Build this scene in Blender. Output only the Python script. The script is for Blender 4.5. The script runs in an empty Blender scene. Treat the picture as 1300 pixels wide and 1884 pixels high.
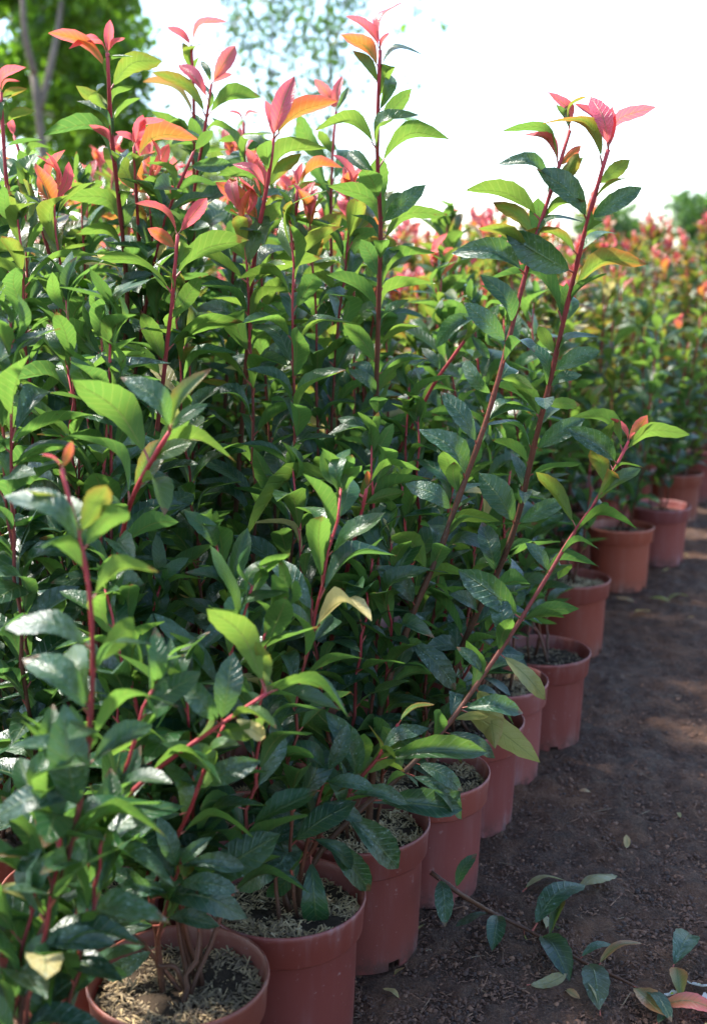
import bpy, math, random
import numpy as np
from mathutils import Vector, Matrix

random.seed(7)
rng = np.random.default_rng(7)
R = math.radians
sc = bpy.context.scene
col = sc.collection

# ------------------------------------------------------------------ camera
F_PX, W_PX, H_PX = 2200.0, 1300.0, 1884.0
PITCH = R(11.5)
CAM_H = 1.0
cam_d = bpy.data.cameras.new('camera')
cam = bpy.data.objects.new('camera', cam_d)
col.objects.link(cam)
cam.location = (0, 0, CAM_H)
cam.rotation_euler = (R(90) - PITCH, 0, 0)
cam_d.sensor_fit = 'VERTICAL'
cam_d.sensor_height = 36.0
cam_d.lens = F_PX / H_PX * 36.0
cam_d.clip_end = 2000
cam_d.clip_start = 0.05
cam_d.dof.use_dof = True
cam_d.dof.focus_distance = 1.70
cam_d.dof.aperture_fstop = 4.0
sc.camera = cam

# ------------------------------------------------------------------ light
SUN_EL, SUN_AZ = 55.0, -66.0          # azimuth: degrees right of +Y (the view)
sd = Vector((math.sin(R(SUN_AZ)) * math.cos(R(SUN_EL)), math.cos(R(SUN_AZ)) * math.cos(R(SUN_EL)), math.sin(R(SUN_EL))))
world = bpy.data.worlds.new('World')
sc.world = world
world.use_nodes = True
wn, wl = world.node_tree.nodes, world.node_tree.links
bg = wn['Background']
sky = wn.new('ShaderNodeTexSky')
sky.sky_type = 'NISHITA'
sky.sun_disc = False
sky.sun_elevation = R(SUN_EL)
sky.sun_rotation = R(SUN_AZ)
sky.air_density = 1.0
sky.dust_density = 1.0
sky.ozone_density = 1.6
wl.new(sky.outputs[0], bg.inputs[0])
bg.inputs[1].default_value = 0.15
sun_d = bpy.data.lights.new('sun', 'SUN')
sun_d.energy = 3.9
sun_d.angle = R(5)
sun_d.color = (1.0, 0.95, 0.86)
sun = bpy.data.objects.new('sun', sun_d)
col.objects.link(sun)
sun.location = sd * 50
sun.rotation_euler = (-sd).to_track_quat('-Z', 'Y').to_euler()
sc.view_settings.view_transform = 'Standard'
sc.view_settings.look = 'None'
sc.view_settings.gamma = 1.0
sc.view_settings.use_curve_mapping = False
sc.view_settings.exposure = 1.9
sc.render.engine = 'CYCLES'
sc.cycles.use_denoising = True
sc.cycles.max_bounces = 8
sc.cycles.diffuse_bounces = 4
sc.cycles.glossy_bounces = 3
sc.cycles.transmission_bounces = 6
sc.cycles.caustics_reflective = False
sc.cycles.caustics_refractive = False

# ------------------------------------------------------------------ pixel helpers
CP, SP = math.cos(PITCH), math.sin(PITCH)
def at_depth(u, v, Y):
    x = (u - 650.0) / F_PX; y = -(v - 942.0) / F_PX
    d = np.array([x, CP + y * SP, -SP + y * CP])
    return d * (Y / d[1]) + np.array([0, 0, CAM_H])
def at_height(u, v, z):
    x = (u - 650.0) / F_PX; y = -(v - 942.0) / F_PX
    d = np.array([x, CP + y * SP, -SP + y * CP])
    return d * ((z - CAM_H) / d[2]) + np.array([0, 0, CAM_H])
def project(P):
    q = np.asarray(P, float) - np.array([0, 0, CAM_H])
    zc = q[..., 1] * CP - q[..., 2] * SP
    yc = q[..., 1] * SP + q[..., 2] * CP
    return 650 + F_PX * q[..., 0] / zc, 942 - F_PX * yc / zc

# ------------------------------------------------------------------ material helpers
def new_mat(name):
    m = bpy.data.materials.new(name); m.use_nodes = True
    nt = m.node_tree
    for n in list(nt.nodes): nt.nodes.remove(n)
    return m, nt
class NB:
    def __init__(s, nt): s.nt = nt
    def n(s, t, **kw):
        nd = s.nt.nodes.new(t)
        for k, v in kw.items(): setattr(nd, k, v)
        return nd
    def l(s, a, b): s.nt.links.new(a, b)
    def val(s, sock, x):
        if hasattr(x, 'is_linked') or hasattr(x, 'links'): s.l(x, sock)
        else: sock.default_value = x
    def math(s, op, a, b=0.0, c=None, clamp=False):
        nd = s.n('ShaderNodeMath', operation=op, use_clamp=clamp)
        s.val(nd.inputs[0], a); s.val(nd.inputs[1], b)
        if c is not None: s.val(nd.inputs[2], c)
        return nd.outputs[0]
    def mix(s, f, a, b, blend='MIX'):
        nd = s.n('ShaderNodeMix', data_type='RGBA', blend_type=blend)
        s.val(nd.inputs[0], f)
        for sock, x in ((nd.inputs[6], a), (nd.inputs[7], b)):
            if isinstance(x, tuple): sock.default_value = (*x[:3], 1)
            else: s.l(x, sock)
        return nd.outputs[2]
    def ramp(s, f, stops):
        nd = s.n('ShaderNodeValToRGB')
        els = nd.color_ramp.elements
        while len(els) < len(stops): els.new(0.5)
        for e, (p, c) in zip(els, stops):
            e.position = p; e.color = (*c, 1) if len(c) == 3 else c
        s.val(nd.inputs[0], f)
        return nd.outputs[0]
    def maprange(s, x, a, b, c=0.0, d=1.0, smooth=True):
        nd = s.n('ShaderNodeMapRange')
        if smooth: nd.interpolation_type = 'SMOOTHSTEP'
        s.val(nd.inputs[0], x)
        for i, y in enumerate((a, b, c, d)): s.val(nd.inputs[1 + i], y)
        return nd.outputs[0]
    def noise(s, vec, scale, detail=3.0, rough=0.55):
        nd = s.n('ShaderNodeTexNoise')
        if vec is not None: s.l(vec, nd.inputs['Vector'])
        nd.inputs['Scale'].default_value = scale; nd.inputs['Detail'].default_value = detail
        nd.inputs['Roughness'].default_value = rough
        return nd.outputs[0]
    def bump(s, h, strength, dist=0.01):
        nd = s.n('ShaderNodeBump'); s.l(h, nd.inputs['Height'])
        nd.inputs['Strength'].default_value = strength; nd.inputs['Distance'].default_value = dist
        return nd.outputs[0]

# leaf colour code carried by each leaf: R = youth (0 old dark green .. 1 red shoot), G = bleached / dying, B = spray residue and painted sheen
def leaf_material(name, per_object):
    m, nt = new_mat(name); b = NB(nt)
    if per_object:
        oi = b.n('ShaderNodeObjectInfo'); code = oi.outputs['Color']; rnd = oi.outputs['Random']
        tc = b.n('ShaderNodeTexCoord')
        va = b.n('ShaderNodeVectorMath', operation='ADD'); b.l(tc.outputs['Object'], va.inputs[0])
        cx = b.n('ShaderNodeCombineXYZ')
        b.l(b.math('MULTIPLY', rnd, 91.0), cx.inputs[0]); b.l(b.math('MULTIPLY', rnd, 37.0), cx.inputs[1])
        b.l(cx.outputs[0], va.inputs[1]); vec = va.outputs[0]; sc_ = 1.0
    else:
        at = b.n('ShaderNodeAttribute', attribute_name='leafcol'); code = at.outputs['Color']
        tc = b.n('ShaderNodeTexCoord'); vec = tc.outputs['Object']; sc_ = 11.0
        rnd = b.noise(vec, 9.0, 1.0)
    sep = b.n('ShaderNodeSeparateColor'); b.l(code, sep.inputs[0])
    age, pale, speck = sep.outputs[0], sep.outputs[1], sep.outputs[2]
    uv = b.n('ShaderNodeUVMap', uv_map='UVMap')
    su = b.n('ShaderNodeSeparateXYZ'); b.l(uv.outputs[0], su.inputs[0])
    au = b.math('ABSOLUTE', b.math('MULTIPLY_ADD', su.outputs[0], 2.0, -1.0))
    vv = su.outputs[1]
    rib = b.maprange(au, 0.025, 0.085, 1.0, 0.0)
    lat = b.math('SINE', b.math('MULTIPLY', b.math('MULTIPLY_ADD', au, -0.16, vv), 62.0))
    lat = b.maprange(lat, 0.72, 1.0, 0.0, 1.0)
    mott = b.noise(vec, 5.5 * sc_, 3.0)
    age2 = b.math('ADD', age, b.math('MULTIPLY_ADD', mott, 0.16, -0.08), clamp=True)
    young = b.math('MULTIPLY', b.maprange(age, 0.32, 0.5), b.maprange(age, 0.8, 0.95, 1.0, 0.25))
    age2 = b.math('ADD', age2, b.math('MULTIPLY', young, b.math('MULTIPLY_ADD', b.math('ADD', au, vv), 0.20, -0.17)), clamp=True)
    top = b.ramp(age2, [(0.0, (0.007, 0.036, 0.021)), (0.25, (0.017, 0.064, 0.018)), (0.42, (0.050, 0.100, 0.018)), (0.56, (0.12, 0.085, 0.022)), (0.74, (0.38, 0.11, 0.04)), (1.0, (0.50, 0.075, 0.110))])
    und = b.ramp(age2, [(0.0, (0.050, 0.105, 0.034)), (0.25, (0.070, 0.14, 0.030)), (0.42, (0.11, 0.155, 0.030)), (0.56, (0.17, 0.135, 0.035)), (0.74, (0.42, 0.13, 0.05)), (1.0, (0.55, 0.075, 0.075))])
    trn = b.ramp(age2, [(0.0, (0.10, 0.24, 0.055)), (0.25, (0.17, 0.34, 0.050)), (0.42, (0.25, 0.36, 0.045)), (0.56, (0.36, 0.24, 0.04)), (0.74, (0.85, 0.24, 0.05)), (1.0, (0.92, 0.17, 0.21))])
    jit = b.math('MULTIPLY_ADD', rnd, 0.5, 0.75)
    def dim(c):
        return b.mix(1.0, c, b.combine(jit), 'MULTIPLY')
    cc = b.n('ShaderNodeCombineColor')
    for i in range(3): b.l(jit, cc.inputs[i])
    top = b.mix(1.0, top, cc.outputs[0], 'MULTIPLY'); und = b.mix(1.0, und, cc.outputs[0], 'MULTIPLY')
    palec = b.ramp(mott, [(0.3, (0.46, 0.36, 0.13)), (0.55, (0.60, 0.50, 0.22)), (0.75, (0.33, 0.19, 0.08))])
    top = b.mix(pale, top, palec); und = b.mix(pale, und, palec)
    trn = b.mix(pale, trn, (0.75, 0.62, 0.25))
    # midrib
    ribc = b.mix(b.math('MULTIPLY', rib, 0.45), top, (0.16, 0.22, 0.06))
    ribc = b.mix(b.math('MULTIPLY', lat, 0.16), ribc, (0.12, 0.20, 0.08))
    undr = b.mix(b.math('MULTIPLY', rib, 0.55), und, (0.30, 0.30, 0.10))
    trn = b.mix(b.math('MULTIPLY', rib, 0.6), trn, (0.10, 0.16, 0.03))
    trn = b.mix(b.math('MULTIPLY', lat, 0.18), trn, (0.5, 0.6, 0.12))
    # dark blemishes
    bl = b.maprange(b.noise(vec, 16.0 * sc_, 2.0), 0.70, 0.78)
    ribc = b.mix(b.math('MULTIPLY', bl, 0.55), ribc, (0.045, 0.030, 0.012))
    undr = b.mix(b.math('MULTIPLY', bl, 0.45), undr, (0.06, 0.035, 0.012))
    trn = b.mix(b.math('MULTIPLY', bl, 0.45), trn, (0.12, 0.08, 0.02))
    tipm = b.math('MULTIPLY', b.maprange(b.math('ADD', vv, b.math('MULTIPLY_ADD', mott, 0.5, -0.25)), 0.90, 0.97), b.math('GREATER_THAN', b.math('FRACT', b.math('MULTIPLY', rnd, 7.3)), 0.72))
    tipm = b.math('MULTIPLY', tipm, b.maprange(age, 0.45, 0.6, 0.8, 0.0))
    ribc = b.mix(tipm, ribc, (0.16, 0.075, 0.03)); undr = b.mix(tipm, undr, (0.18, 0.09, 0.04)); trn = b.mix(tipm, trn, (0.20, 0.08, 0.03))
    # dried spray residue: pale upper-face specks; the film also paints in sky sheen
    vo = b.n('ShaderNodeTexVoronoi', feature='F1'); b.l(vec, vo.inputs['Vector']); vo.inputs['Scale'].default_value = 24.0 * sc_
    vs = b.n('ShaderNodeSeparateColor'); b.l(vo.outputs['Color'], vs.inputs[0])
    rad = b.math('MULTIPLY', vs.outputs[0], 0.42)
    dots = b.math('MULTIPLY', b.maprange(b.math('SUBTRACT', rad, vo.outputs['Distance']), 0.0, 0.12), b.maprange(vs.outputs[1], 0.45, 0.55))
    film = b.maprange(b.noise(vec, 13.0 * sc_, 5.0, 0.75), 0.40, 0.68)
    res = b.math('MULTIPLY', speck, b.math('MAXIMUM', b.math('MULTIPLY', dots, 0.75), b.math('MULTIPLY', film, 0.30)))
    ribc = b.mix(res, ribc, (0.30, 0.42, 0.36))
    geo = b.n('ShaderNodeNewGeometry')
    back = geo.outputs['Backfacing']
    base = b.mix(back, ribc, undr)
    pr = b.n('ShaderNodeBsdfPrincipled')
    b.l(base, pr.inputs['Base Color'])
    rough = b.math('ADD', b.math('MULTIPLY_ADD', back, 0.30, 0.27), b.math('MULTIPLY', res, 0.25))
    b.l(b.math('ADD', rough, b.math('MULTIPLY', mott, 0.10)), pr.inputs['Roughness'])
    b.l(b.math('MULTIPLY_ADD', back, -0.38, 0.62), pr.inputs['Specular IOR Level'])
    h = b.math('ADD', b.math('MULTIPLY', lat, 0.5), b.math('MULTIPLY_ADD', rib, 0.9, b.math('MULTIPLY', b.noise(vec, 30.0 * sc_, 2.0), 0.5)))
    bp = b.n('ShaderNodeBump'); b.l(h, bp.inputs['Height']); bp.inputs['Strength'].default_value = 0.45; bp.inputs['Distance'].default_value = 0.004
    b.l(bp.outputs[0], pr.inputs['Normal'])
    tr = b.n('ShaderNodeBsdfTranslucent'); b.l(trn, tr.inputs[0])
    mx = b.n('ShaderNodeMixShader'); mx.inputs[0].default_value = 0.40
    b.l(b.math('MULTIPLY_ADD', b.math('MULTIPLY', speck, film), -0.10, 0.40), mx.inputs[0])
    b.l(pr.outputs[0], mx.inputs[1]); b.l(tr.outputs[0], mx.inputs[2])
    out = b.n('ShaderNodeOutputMaterial'); b.l(mx.outputs[0], out.inputs[0])
    return m
NB.combine = lambda s, x: x
M = {}
M['leaf'] = leaf_material('leaf_blade', True)
M['foliage'] = leaf_material('leaf_blade_far', False)

def simple(name, color, rough=0.6, spec=0.4, noise_scale=0, noise_amt=0.3, bump=0.0, transl=None):
    m, nt = new_mat(name); b = NB(nt)
    pr = b.n('ShaderNodeBsdfPrincipled'); out = b.n('ShaderNodeOutputMaterial')
    tc = b.n('ShaderNodeTexCoord')
    if noise_scale:
        nz = b.noise(tc.outputs['Object'], noise_scale, 4.0)
        c = b.mix(nz, tuple(x * (1 - noise_amt) for x in color), tuple(min(1, x * (1 + noise_amt)) for x in color))
        b.l(c, pr.inputs['Base Color'])
        if bump: b.l(b.bump(nz, bump, 0.01), pr.inputs['Normal'])
    else:
        pr.inputs['Base Color'].default_value = (*color, 1)
    pr.inputs['Roughness'].default_value = rough; pr.inputs['Specular IOR Level'].default_value = spec
    if transl:
        tr = b.n('ShaderNodeBsdfTranslucent'); tr.inputs[0].default_value = (*transl[0], 1)
        mx = b.n('ShaderNodeMixShader'); mx.inputs[0].default_value = transl[1]
        b.l(pr.outputs[0], mx.inputs[1]); b.l(tr.outputs[0], mx.inputs[2]); b.l(mx.outputs[0], out.inputs[0])
    else: b.l(pr.outputs[0], out.inputs[0])
    return m
# stems: crimson shoot at the tip to brown bark below (attribute 'bark': 0 tip .. 1 old wood)
def stem_material():
    m, nt = new_mat('stem_bark'); b = NB(nt)
    at = b.n('ShaderNodeAttribute', attribute_name='bark')
    tc = b.n('ShaderNodeTexCoord')
    nz = b.noise(tc.outputs['Object'], 90.0, 4.0, 0.65)
    x = b.math('ADD', at.outputs['Fac'], b.math('MULTIPLY_ADD', nz, 0.3, -0.15), clamp=True)
    c = b.ramp(x, [(0.0, (0.42, 0.055, 0.065)), (0.25, (0.24, 0.022, 0.024)), (0.5, (0.15, 0.028, 0.021)), (0.75, (0.13, 0.040, 0.022)), (1.0, (0.075, 0.034, 0.019))])
    lc = b.maprange(b.noise(tc.outputs['Object'], 220.0, 2.0), 0.62, 0.70)
    c = b.mix(b.math('MULTIPLY', lc, 0.25), c, (0.26, 0.16, 0.11))
    pr = b.n('ShaderNodeBsdfPrincipled'); b.l(c, pr.inputs['Base Color'])
    pr.inputs['Roughness'].default_value = 0.55
    pr.inputs['Specular IOR Level'].default_value = 0.3
    b.l(b.bump(nz, 0.5, 0.002), pr.inputs['Normal'])
    out = b.n('ShaderNodeOutputMaterial'); b.l(pr.outputs[0], out.inputs[0])
    return m
M['stem'] = stem_material()
M['petiole'] = simple('petiole', (0.30, 0.075, 0.05), 0.45)

def pot_material():
    m, nt = new_mat('terracotta_plastic'); b = NB(nt)
    oi = b.n('ShaderNodeObjectInfo'); tc = b.n('ShaderNodeTexCoord')
    va = b.n('ShaderNodeVectorMath', operation='ADD'); b.l(tc.outputs['Object'], va.inputs[0])
    cx = b.n('ShaderNodeCombineXYZ'); b.l(b.math('MULTIPLY', oi.outputs['Random'], 50.0), cx.inputs[0]); b.l(cx.outputs[0], va.inputs[1])
    vec = va.outputs[0]
    n1 = b.noise(vec, 9.0, 5.0, 0.6)
    base = b.mix(n1, (0.125, 0.028, 0.023), (0.19, 0.046, 0.035))
    base = b.mix(oi.outputs['Random'], base, (0.23, 0.052, 0.030))
    base = b.mix(b.math('MULTIPLY_ADD', b.noise(vec, 5.0, 4.0), 0.36, 0.02), base, (0.20, 0.074, 0.066))
    # dust: clings near the lip and foot and in vertical run marks
    sp = b.n('ShaderNodeSeparateXYZ'); b.l(tc.outputs['Object'], sp.inputs[0])
    mp = b.n('ShaderNodeMapping'); b.l(vec, mp.inputs[0]); mp.inputs['Scale'].default_value = (1, 1, 0.13)
    runs = b.maprange(b.noise(mp.outputs[0], 40.0, 5.0, 0.65), 0.47, 0.70)
    foot = b.maprange(sp.outputs[2], 0.0, 0.055, 1.0, 0.0)
    lip = b.maprange(sp.outputs[2], 0.165, 0.205, 0.0, 0.7)
    patch = b.maprange(n1, 0.42, 0.7)
    d = b.math('MULTIPLY', b.math('ADD', b.math('MULTIPLY', b.math('MAXIMUM', foot, lip), b.math('MULTIPLY_ADD', runs, 0.6, 0.15)), b.math('MULTIPLY', runs, 0.22)), b.math('MULTIPLY_ADD', patch, 0.8, 0.35), clamp=True)
    base = b.mix(b.math('MULTIPLY', d, 0.85), base, (0.36, 0.25, 0.22))
    base = b.mix(1.0, base, oi.outputs['Color'], 'MULTIPLY')
    mud = b.math('MULTIPLY', b.maprange(sp.outputs[2], 0.0, 0.045, 1.0, 0.0), b.maprange(b.noise(vec, 38.0, 4.0, 0.7), 0.42, 0.58))
    base = b.mix(b.math('MULTIPLY', mud, 0.7), base, (0.05, 0.035, 0.028))
    scr = b.maprange(b.noise(vec, 120.0, 3.0), 0.66, 0.72)
    base = b.mix(b.math('MULTIPLY', scr, 0.25), base, (0.5, 0.38, 0.35))
    pr = b.n('ShaderNodeBsdfPrincipled'); b.l(base, pr.inputs['Base Color'])
    b.l(b.math('MULTIPLY_ADD', d, 0.3, 0.44), pr.inputs['Roughness'])
    pr.inputs['Specular IOR Level'].default_value = 0.4
    b.l(b.bump(b.noise(vec, 45.0, 3.0), 0.12, 0.003), pr.inputs['Normal'])
    tr = b.n('ShaderNodeBsdfTranslucent'); tr.inputs[0].default_value = (0.8, 0.16, 0.06, 1)
    mx = b.n('ShaderNodeMixShader'); mx.inputs[0].default_value = 0.10
    b.l(pr.outputs[0], mx.inputs[1]); b.l(tr.outputs[0], mx.inputs[2])
    out = b.n('ShaderNodeOutputMaterial'); b.l(mx.outputs[0], out.inputs[0])
    return m
M['pot'] = pot_material()

def chip_material(name, stops, rough=0.75):
    m, nt = new_mat(name); b = NB(nt)
    at = b.n('ShaderNodeAttribute', attribute_name='tone')
    c = b.ramp(at.outputs['Fac'], stops)
    pr = b.n('ShaderNodeBsdfPrincipled'); b.l(c, pr.inputs['Base Color']); pr.inputs['Roughness'].default_value = rough
    out = b.n('ShaderNodeOutputMaterial'); b.l(pr.outputs[0], out.inputs[0])
    return m
M['mulch'] = chip_material('chip_mulch', [(0.0, (0.09, 0.06, 0.035)), (0.3, (0.22, 0.16, 0.09)), (0.7, (0.46, 0.33, 0.16)), (1.0, (0.60, 0.48, 0.30))])
M['litter'] = chip_material('soil_litter', [(0.0, (0.026, 0.014, 0.009)), (0.45, (0.125, 0.058, 0.032)), (0.75, (0.25, 0.13, 0.072)), (0.93, (0.20, 0.15, 0.09)), (1.0, (0.38, 0.31, 0.20))])
M['compost'] = simple('compost', (0.045, 0.032, 0.022), 0.95, 0.1, 60.0, 0.6, 0.6)

def ground_material():
    m, nt = new_mat('damp_soil'); b = NB(nt)
    tc = b.n('ShaderNodeTexCoord'); vec = tc.outputs['Object']
    n1 = b.noise(vec, 2.6, 6.0, 0.6); n2 = b.noise(vec, 24.0, 6.0, 0.7); n3 = b.noise(vec, 130.0, 4.0, 0.7)
    c = b.ramp(n2, [(0.30, (0.036, 0.016, 0.009)), (0.5, (0.14, 0.064, 0.034)), (0.72, (0.33, 0.160, 0.085))])
    c2 = b.ramp(n3, [(0.38, (0.012, 0.008, 0.007)), (0.54, (0.060, 0.032, 0.019)), (0.68, (0.26, 0.14, 0.075))])
    n4 = b.noise(vec, 330.0, 3.0, 0.7)
    c3 = b.ramp(n4, [(0.36, (0.010, 0.007, 0.006)), (0.55, (0.070, 0.045, 0.032)), (0.68, (0.25, 0.17, 0.12))])
    c = b.mix(0.6, c, b.mix(0.5, c2, c3))
    c = b.mix(b.math('MULTIPLY', b.maprange(n1, 0.48, 0.68), 0.6), c, (0.25, 0.118, 0.062))
    pr = b.n('ShaderNodeBsdfPrincipled'); b.l(c, pr.inputs['Base Color'])
    b.l(b.maprange(n1, 0.3, 0.6, 0.62, 0.95), pr.inputs['Roughness'])
    pr.inputs['Specular IOR Level'].default_value = 0.3
    h = b.math('ADD', b.math('MULTIPLY', n2, 1.0), b.math('MULTIPLY', n3, 0.45))
    b.l(b.bump(b.math('ADD', h, b.math('MULTIPLY', n4, 0.3)), 1.0, 0.022), pr.inputs['Normal'])
    out = b.n('ShaderNodeOutputMaterial'); b.l(pr.outputs[0], out.inputs[0])
    return m
M['ground'] = ground_material()
M['treebark'] = simple('tree_bark', (0.17, 0.14, 0.105), 0.85, 0.2, 14.0, 0.4, 0.5)
def tree_leaf(name, c, t, f=0.45):
    m, nt = new_mat(name); b = NB(nt)
    geo = b.n('ShaderNodeNewGeometry')
    nz = b.math('MULTIPLY_ADD', geo.outputs['Random Per Island'], 0.9, 0.55)
    cc = b.n('ShaderNodeCombineColor')
    for i in range(3): b.l(nz, cc.inputs[i])
    pr = b.n('ShaderNodeBsdfPrincipled'); b.l(b.mix(1.0, c, cc.outputs[0], 'MULTIPLY'), pr.inputs['Base Color']); pr.inputs['Roughness'].default_value = 0.5
    tr = b.n('ShaderNodeBsdfTranslucent'); b.l(b.mix(1.0, t, cc.outputs[0], 'MULTIPLY'), tr.inputs[0])
    mx = b.n('ShaderNodeMixShader'); mx.inputs[0].default_value = f
    b.l(pr.outputs[0], mx.inputs[1]); b.l(tr.outputs[0], mx.inputs[2])
    out = b.n('ShaderNodeOutputMaterial'); b.l(mx.outputs[0], out.inputs[0])
    return m
M['tree_a'] = tree_leaf('tree_leaf_fresh', (0.055, 0.12, 0.02), (0.24, 0.46, 0.03), 0.55)
M['tree_b'] = tree_leaf('tree_leaf_dark', (0.035, 0.085, 0.025), (0.12, 0.26, 0.03))
M['tree_c'] = tree_leaf('tree_leaf_olive', (0.06, 0.10, 0.03), (0.30, 0.42, 0.08), 0.55)

# ------------------------------------------------------------------ mesh helpers
def mesh_np(name, V, Fq, mats, uv=None, matidx=None, smooth=True, attr=None):
    """V (n,3); Fq list/array of faces (tri or quad arrays)."""
    me = bpy.data.meshes.new(name)
    V = np.asarray(V, np.float32)
    if isinstance(Fq, np.ndarray):
        nf, k = Fq.shape
        loops = Fq.ravel().astype(np.int32)
        starts = np.arange(0, nf * k, k, dtype=np.int32)
    else:
        loops = np.fromiter((i for f in Fq for i in f), np.int32)
        lens = np.array([len(f) for f in Fq], np.int32)
        starts = np.concatenate([[0], np.cumsum(lens)[:-1]]).astype(np.int32); nf = len(Fq)
    me.vertices.add(len(V)); me.vertices.foreach_set('co', V.ravel())
    me.loops.add(len(loops)); me.loops.foreach_set('vertex_index', loops)
    me.polygons.add(nf); me.polygons.foreach_set('loop_start', starts)
    if matidx is not None: me.polygons.foreach_set('material_index', np.asarray(matidx, np.int32))
    me.polygons.foreach_set('use_smooth', np.full(nf, smooth))
    for m in mats: me.materials.append(m)
    if uv is not None:
        ul = me.uv_layers.new(name='UVMap')
        ul.data.foreach_set('uv', np.asarray(uv, np.float32)[loops].ravel())
    if attr:
        for an, (ty, data) in attr.items():
            a = me.attributes.new(an, ty, 'POINT')
            data = np.asarray(data, np.float32)
            if ty == 'FLOAT': a.data.foreach_set('value', data.ravel())
            else: a.data.foreach_set('color', data.ravel())
    me.update(calc_edges=True); me.validate()
    return me
def obj(name, me, parent=None, loc=None):
    o = bpy.data.objects.new(name, me); col.objects.link(o)
    if parent is not None: o.parent = parent
    if loc is not None: o.location = loc
    return o
def tag(o, label=None, cat=None, group=None, kind=None):
    if label: o['label'] = label
    if cat: o['category'] = cat
    if group: o['group'] = group
    if kind: o['kind'] = kind
    return o
def empty(name, loc):
    o = bpy.data.objects.new(name, None); o.empty_display_size = 0.05
    col.objects.link(o); o.location = loc
    return o

def tube(P, rad, sides=7, cap=True):
    P = np.asarray(P, float); n = len(P)
    T = np.gradient(P, axis=0); T /= np.linalg.norm(T, axis=1)[:, None] + 1e-9
    a = np.cross(T[0], [0.3, 0.9, 0.1]); a /= np.linalg.norm(a)
    V = []
    ang = np.linspace(0, 2 * np.pi, sides, endpoint=False)
    for i in range(n):
        a = a - T[i] * np.dot(a, T[i]); a /= np.linalg.norm(a); bb = np.cross(T[i], a)
        V.append(P[i] + rad[i] * (np.cos(ang)[:, None] * a + np.sin(ang)[:, None] * bb))
    V = np.concatenate(V)
    Fs = []
    for i in range(n - 1):
        for j in range(sides):
            k = (j + 1) % sides
            Fs.append((i * sides + j, i * sides + k, (i + 1) * sides + k, (i + 1) * sides + j))
    if cap:
        Fs.append(tuple(range(sides))[::-1]); Fs.append(tuple((n - 1) * sides + j for j in range(sides)))
    return V, Fs
def resample(P, n):
    P = np.asarray(P, float)
    # Catmull-Rom like smoothing through the points by arc length
    s = np.concatenate([[0], np.cumsum(np.linalg.norm(np.diff(P, axis=0), axis=1))])
    t = np.linspace(0, s[-1], n)
    Q = np.stack([np.interp(t, s, P[:, i]) for i in range(3)], 1)
    for _ in range(2):
        Q[1:-1] = 0.25 * Q[:-2] + 0.5 * Q[1:-1] + 0.25 * Q[2:]
    return Q

# ------------------------------------------------------------------ leaf shapes
def leaf_shape(bulge, fold, curl, wave, n=11, half=2, seed=0, pet=0.10):
    """unit leaf: base at origin, tip at (0,1,0); +Z is the glossy upper face."""
    r = np.random.default_rng(seed)
    t = np.linspace(0, 1, n + 1)
    ww = 0.170 * np.sin(np.pi * t ** 0.96) ** 0.68 * (1.0 + 0.34 * (t - 0.45))
    ww = np.where(t > 0.86, ww * (0.62 + 0.38 * (1 - (t - 0.86) / 0.14)), ww)
    ww[0] = 0.006; ww[-1] = 0.002
    V = []; UV = []
    ph = r.uniform(0, 6.28)
    side = r.uniform(-0.05, 0.05)
    def cz(y): return bulge * (4 * y * (1 - y) * (1.0 - 0.15 * y) + 0.35 * math.sin(math.pi * y) ** 3)
    for i in range(n + 1):
        y = pet + (1 - pet) * t[i]
        cx = side * math.sin(math.pi * y)
        for j in range(-half, half + 1):
            q = j / half
            ser = 1.0
            if abs(j) == half and 0 < i < n: ser = 1.0 + (0.035 if i % 2 else -0.03) + r.uniform(-0.02, 0.02)
            x = q * ww[i] * ser
            f = fold * (1 - 0.5 * y)
            z = cz(y) + abs(x) * f - curl * (x / 0.2) ** 2 * 0.05 + wave * 0.022 * math.sin(9 * y + ph + (1.3 if q > 0 else 0)) * abs(q)
            V.append((cx + x * math.cos(min(1.0, f * 0.5)), y, z)); UV.append((0.5 + 0.5 * q, t[i]))
    m = 2 * half + 1
    Fs = []; mi = []
    for i in range(n):
        for j in range(m - 1):
            Fs.append((i * m + j, i * m + j + 1, (i + 1) * m + j + 1, (i + 1) * m + j)); mi.append(0)
    # petiole
    k0 = len(V)
    PP = [(0, y, cz(y) - 0.004) for y in (0.0, pet * 0.5, pet * 1.15)]
    pv, pf = tube(PP, [0.017, 0.013, 0.010], 4, cap=False)
    V += [tuple(v) for v in pv]; UV += [(0.5, 0.0)] * len(pv)
    for f in pf: Fs.append(tuple(k0 + i for i in f)); mi.append(1)
    return np.array(V), Fs, np.array(UV), mi
LEAF_PARAMS = []
for bulge in (0.06, 0.14, 0.21, 0.28):
    for fold, curl, wave in ((0.30, 0.5, 0.6), (0.62, 0.0, 0.9), (1.0, 0.2, 0.4)):
        LEAF_PARAMS.append((bulge, fold, curl, wave))
LEAF_PARAMS += [(-0.07, 0.35, 0.3, 1.2), (0.16, 0.05, 1.6, 1.0)]
LEAVES = []
for i, p in enumerate(LEAF_PARAMS):
    V, Fs, UV, mi = leaf_shape(*p, seed=i)
    LEAVES.append(mesh_np('leaf', V, Fs, [M['leaf'], M['petiole']], UV, mi))
FAR_LEAVES = []
for i, p in enumerate(LEAF_PARAMS):
    V, Fs, UV, mi = leaf_shape(*p, n=5, half=1, seed=i)
    keep = [k for k, m_ in enumerate(mi) if m_ == 0]
    nv = 6 * 3
    FAR_LEAVES.append((V[:nv], np.array([Fs[k] for k in keep]), UV[:nv]))

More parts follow.
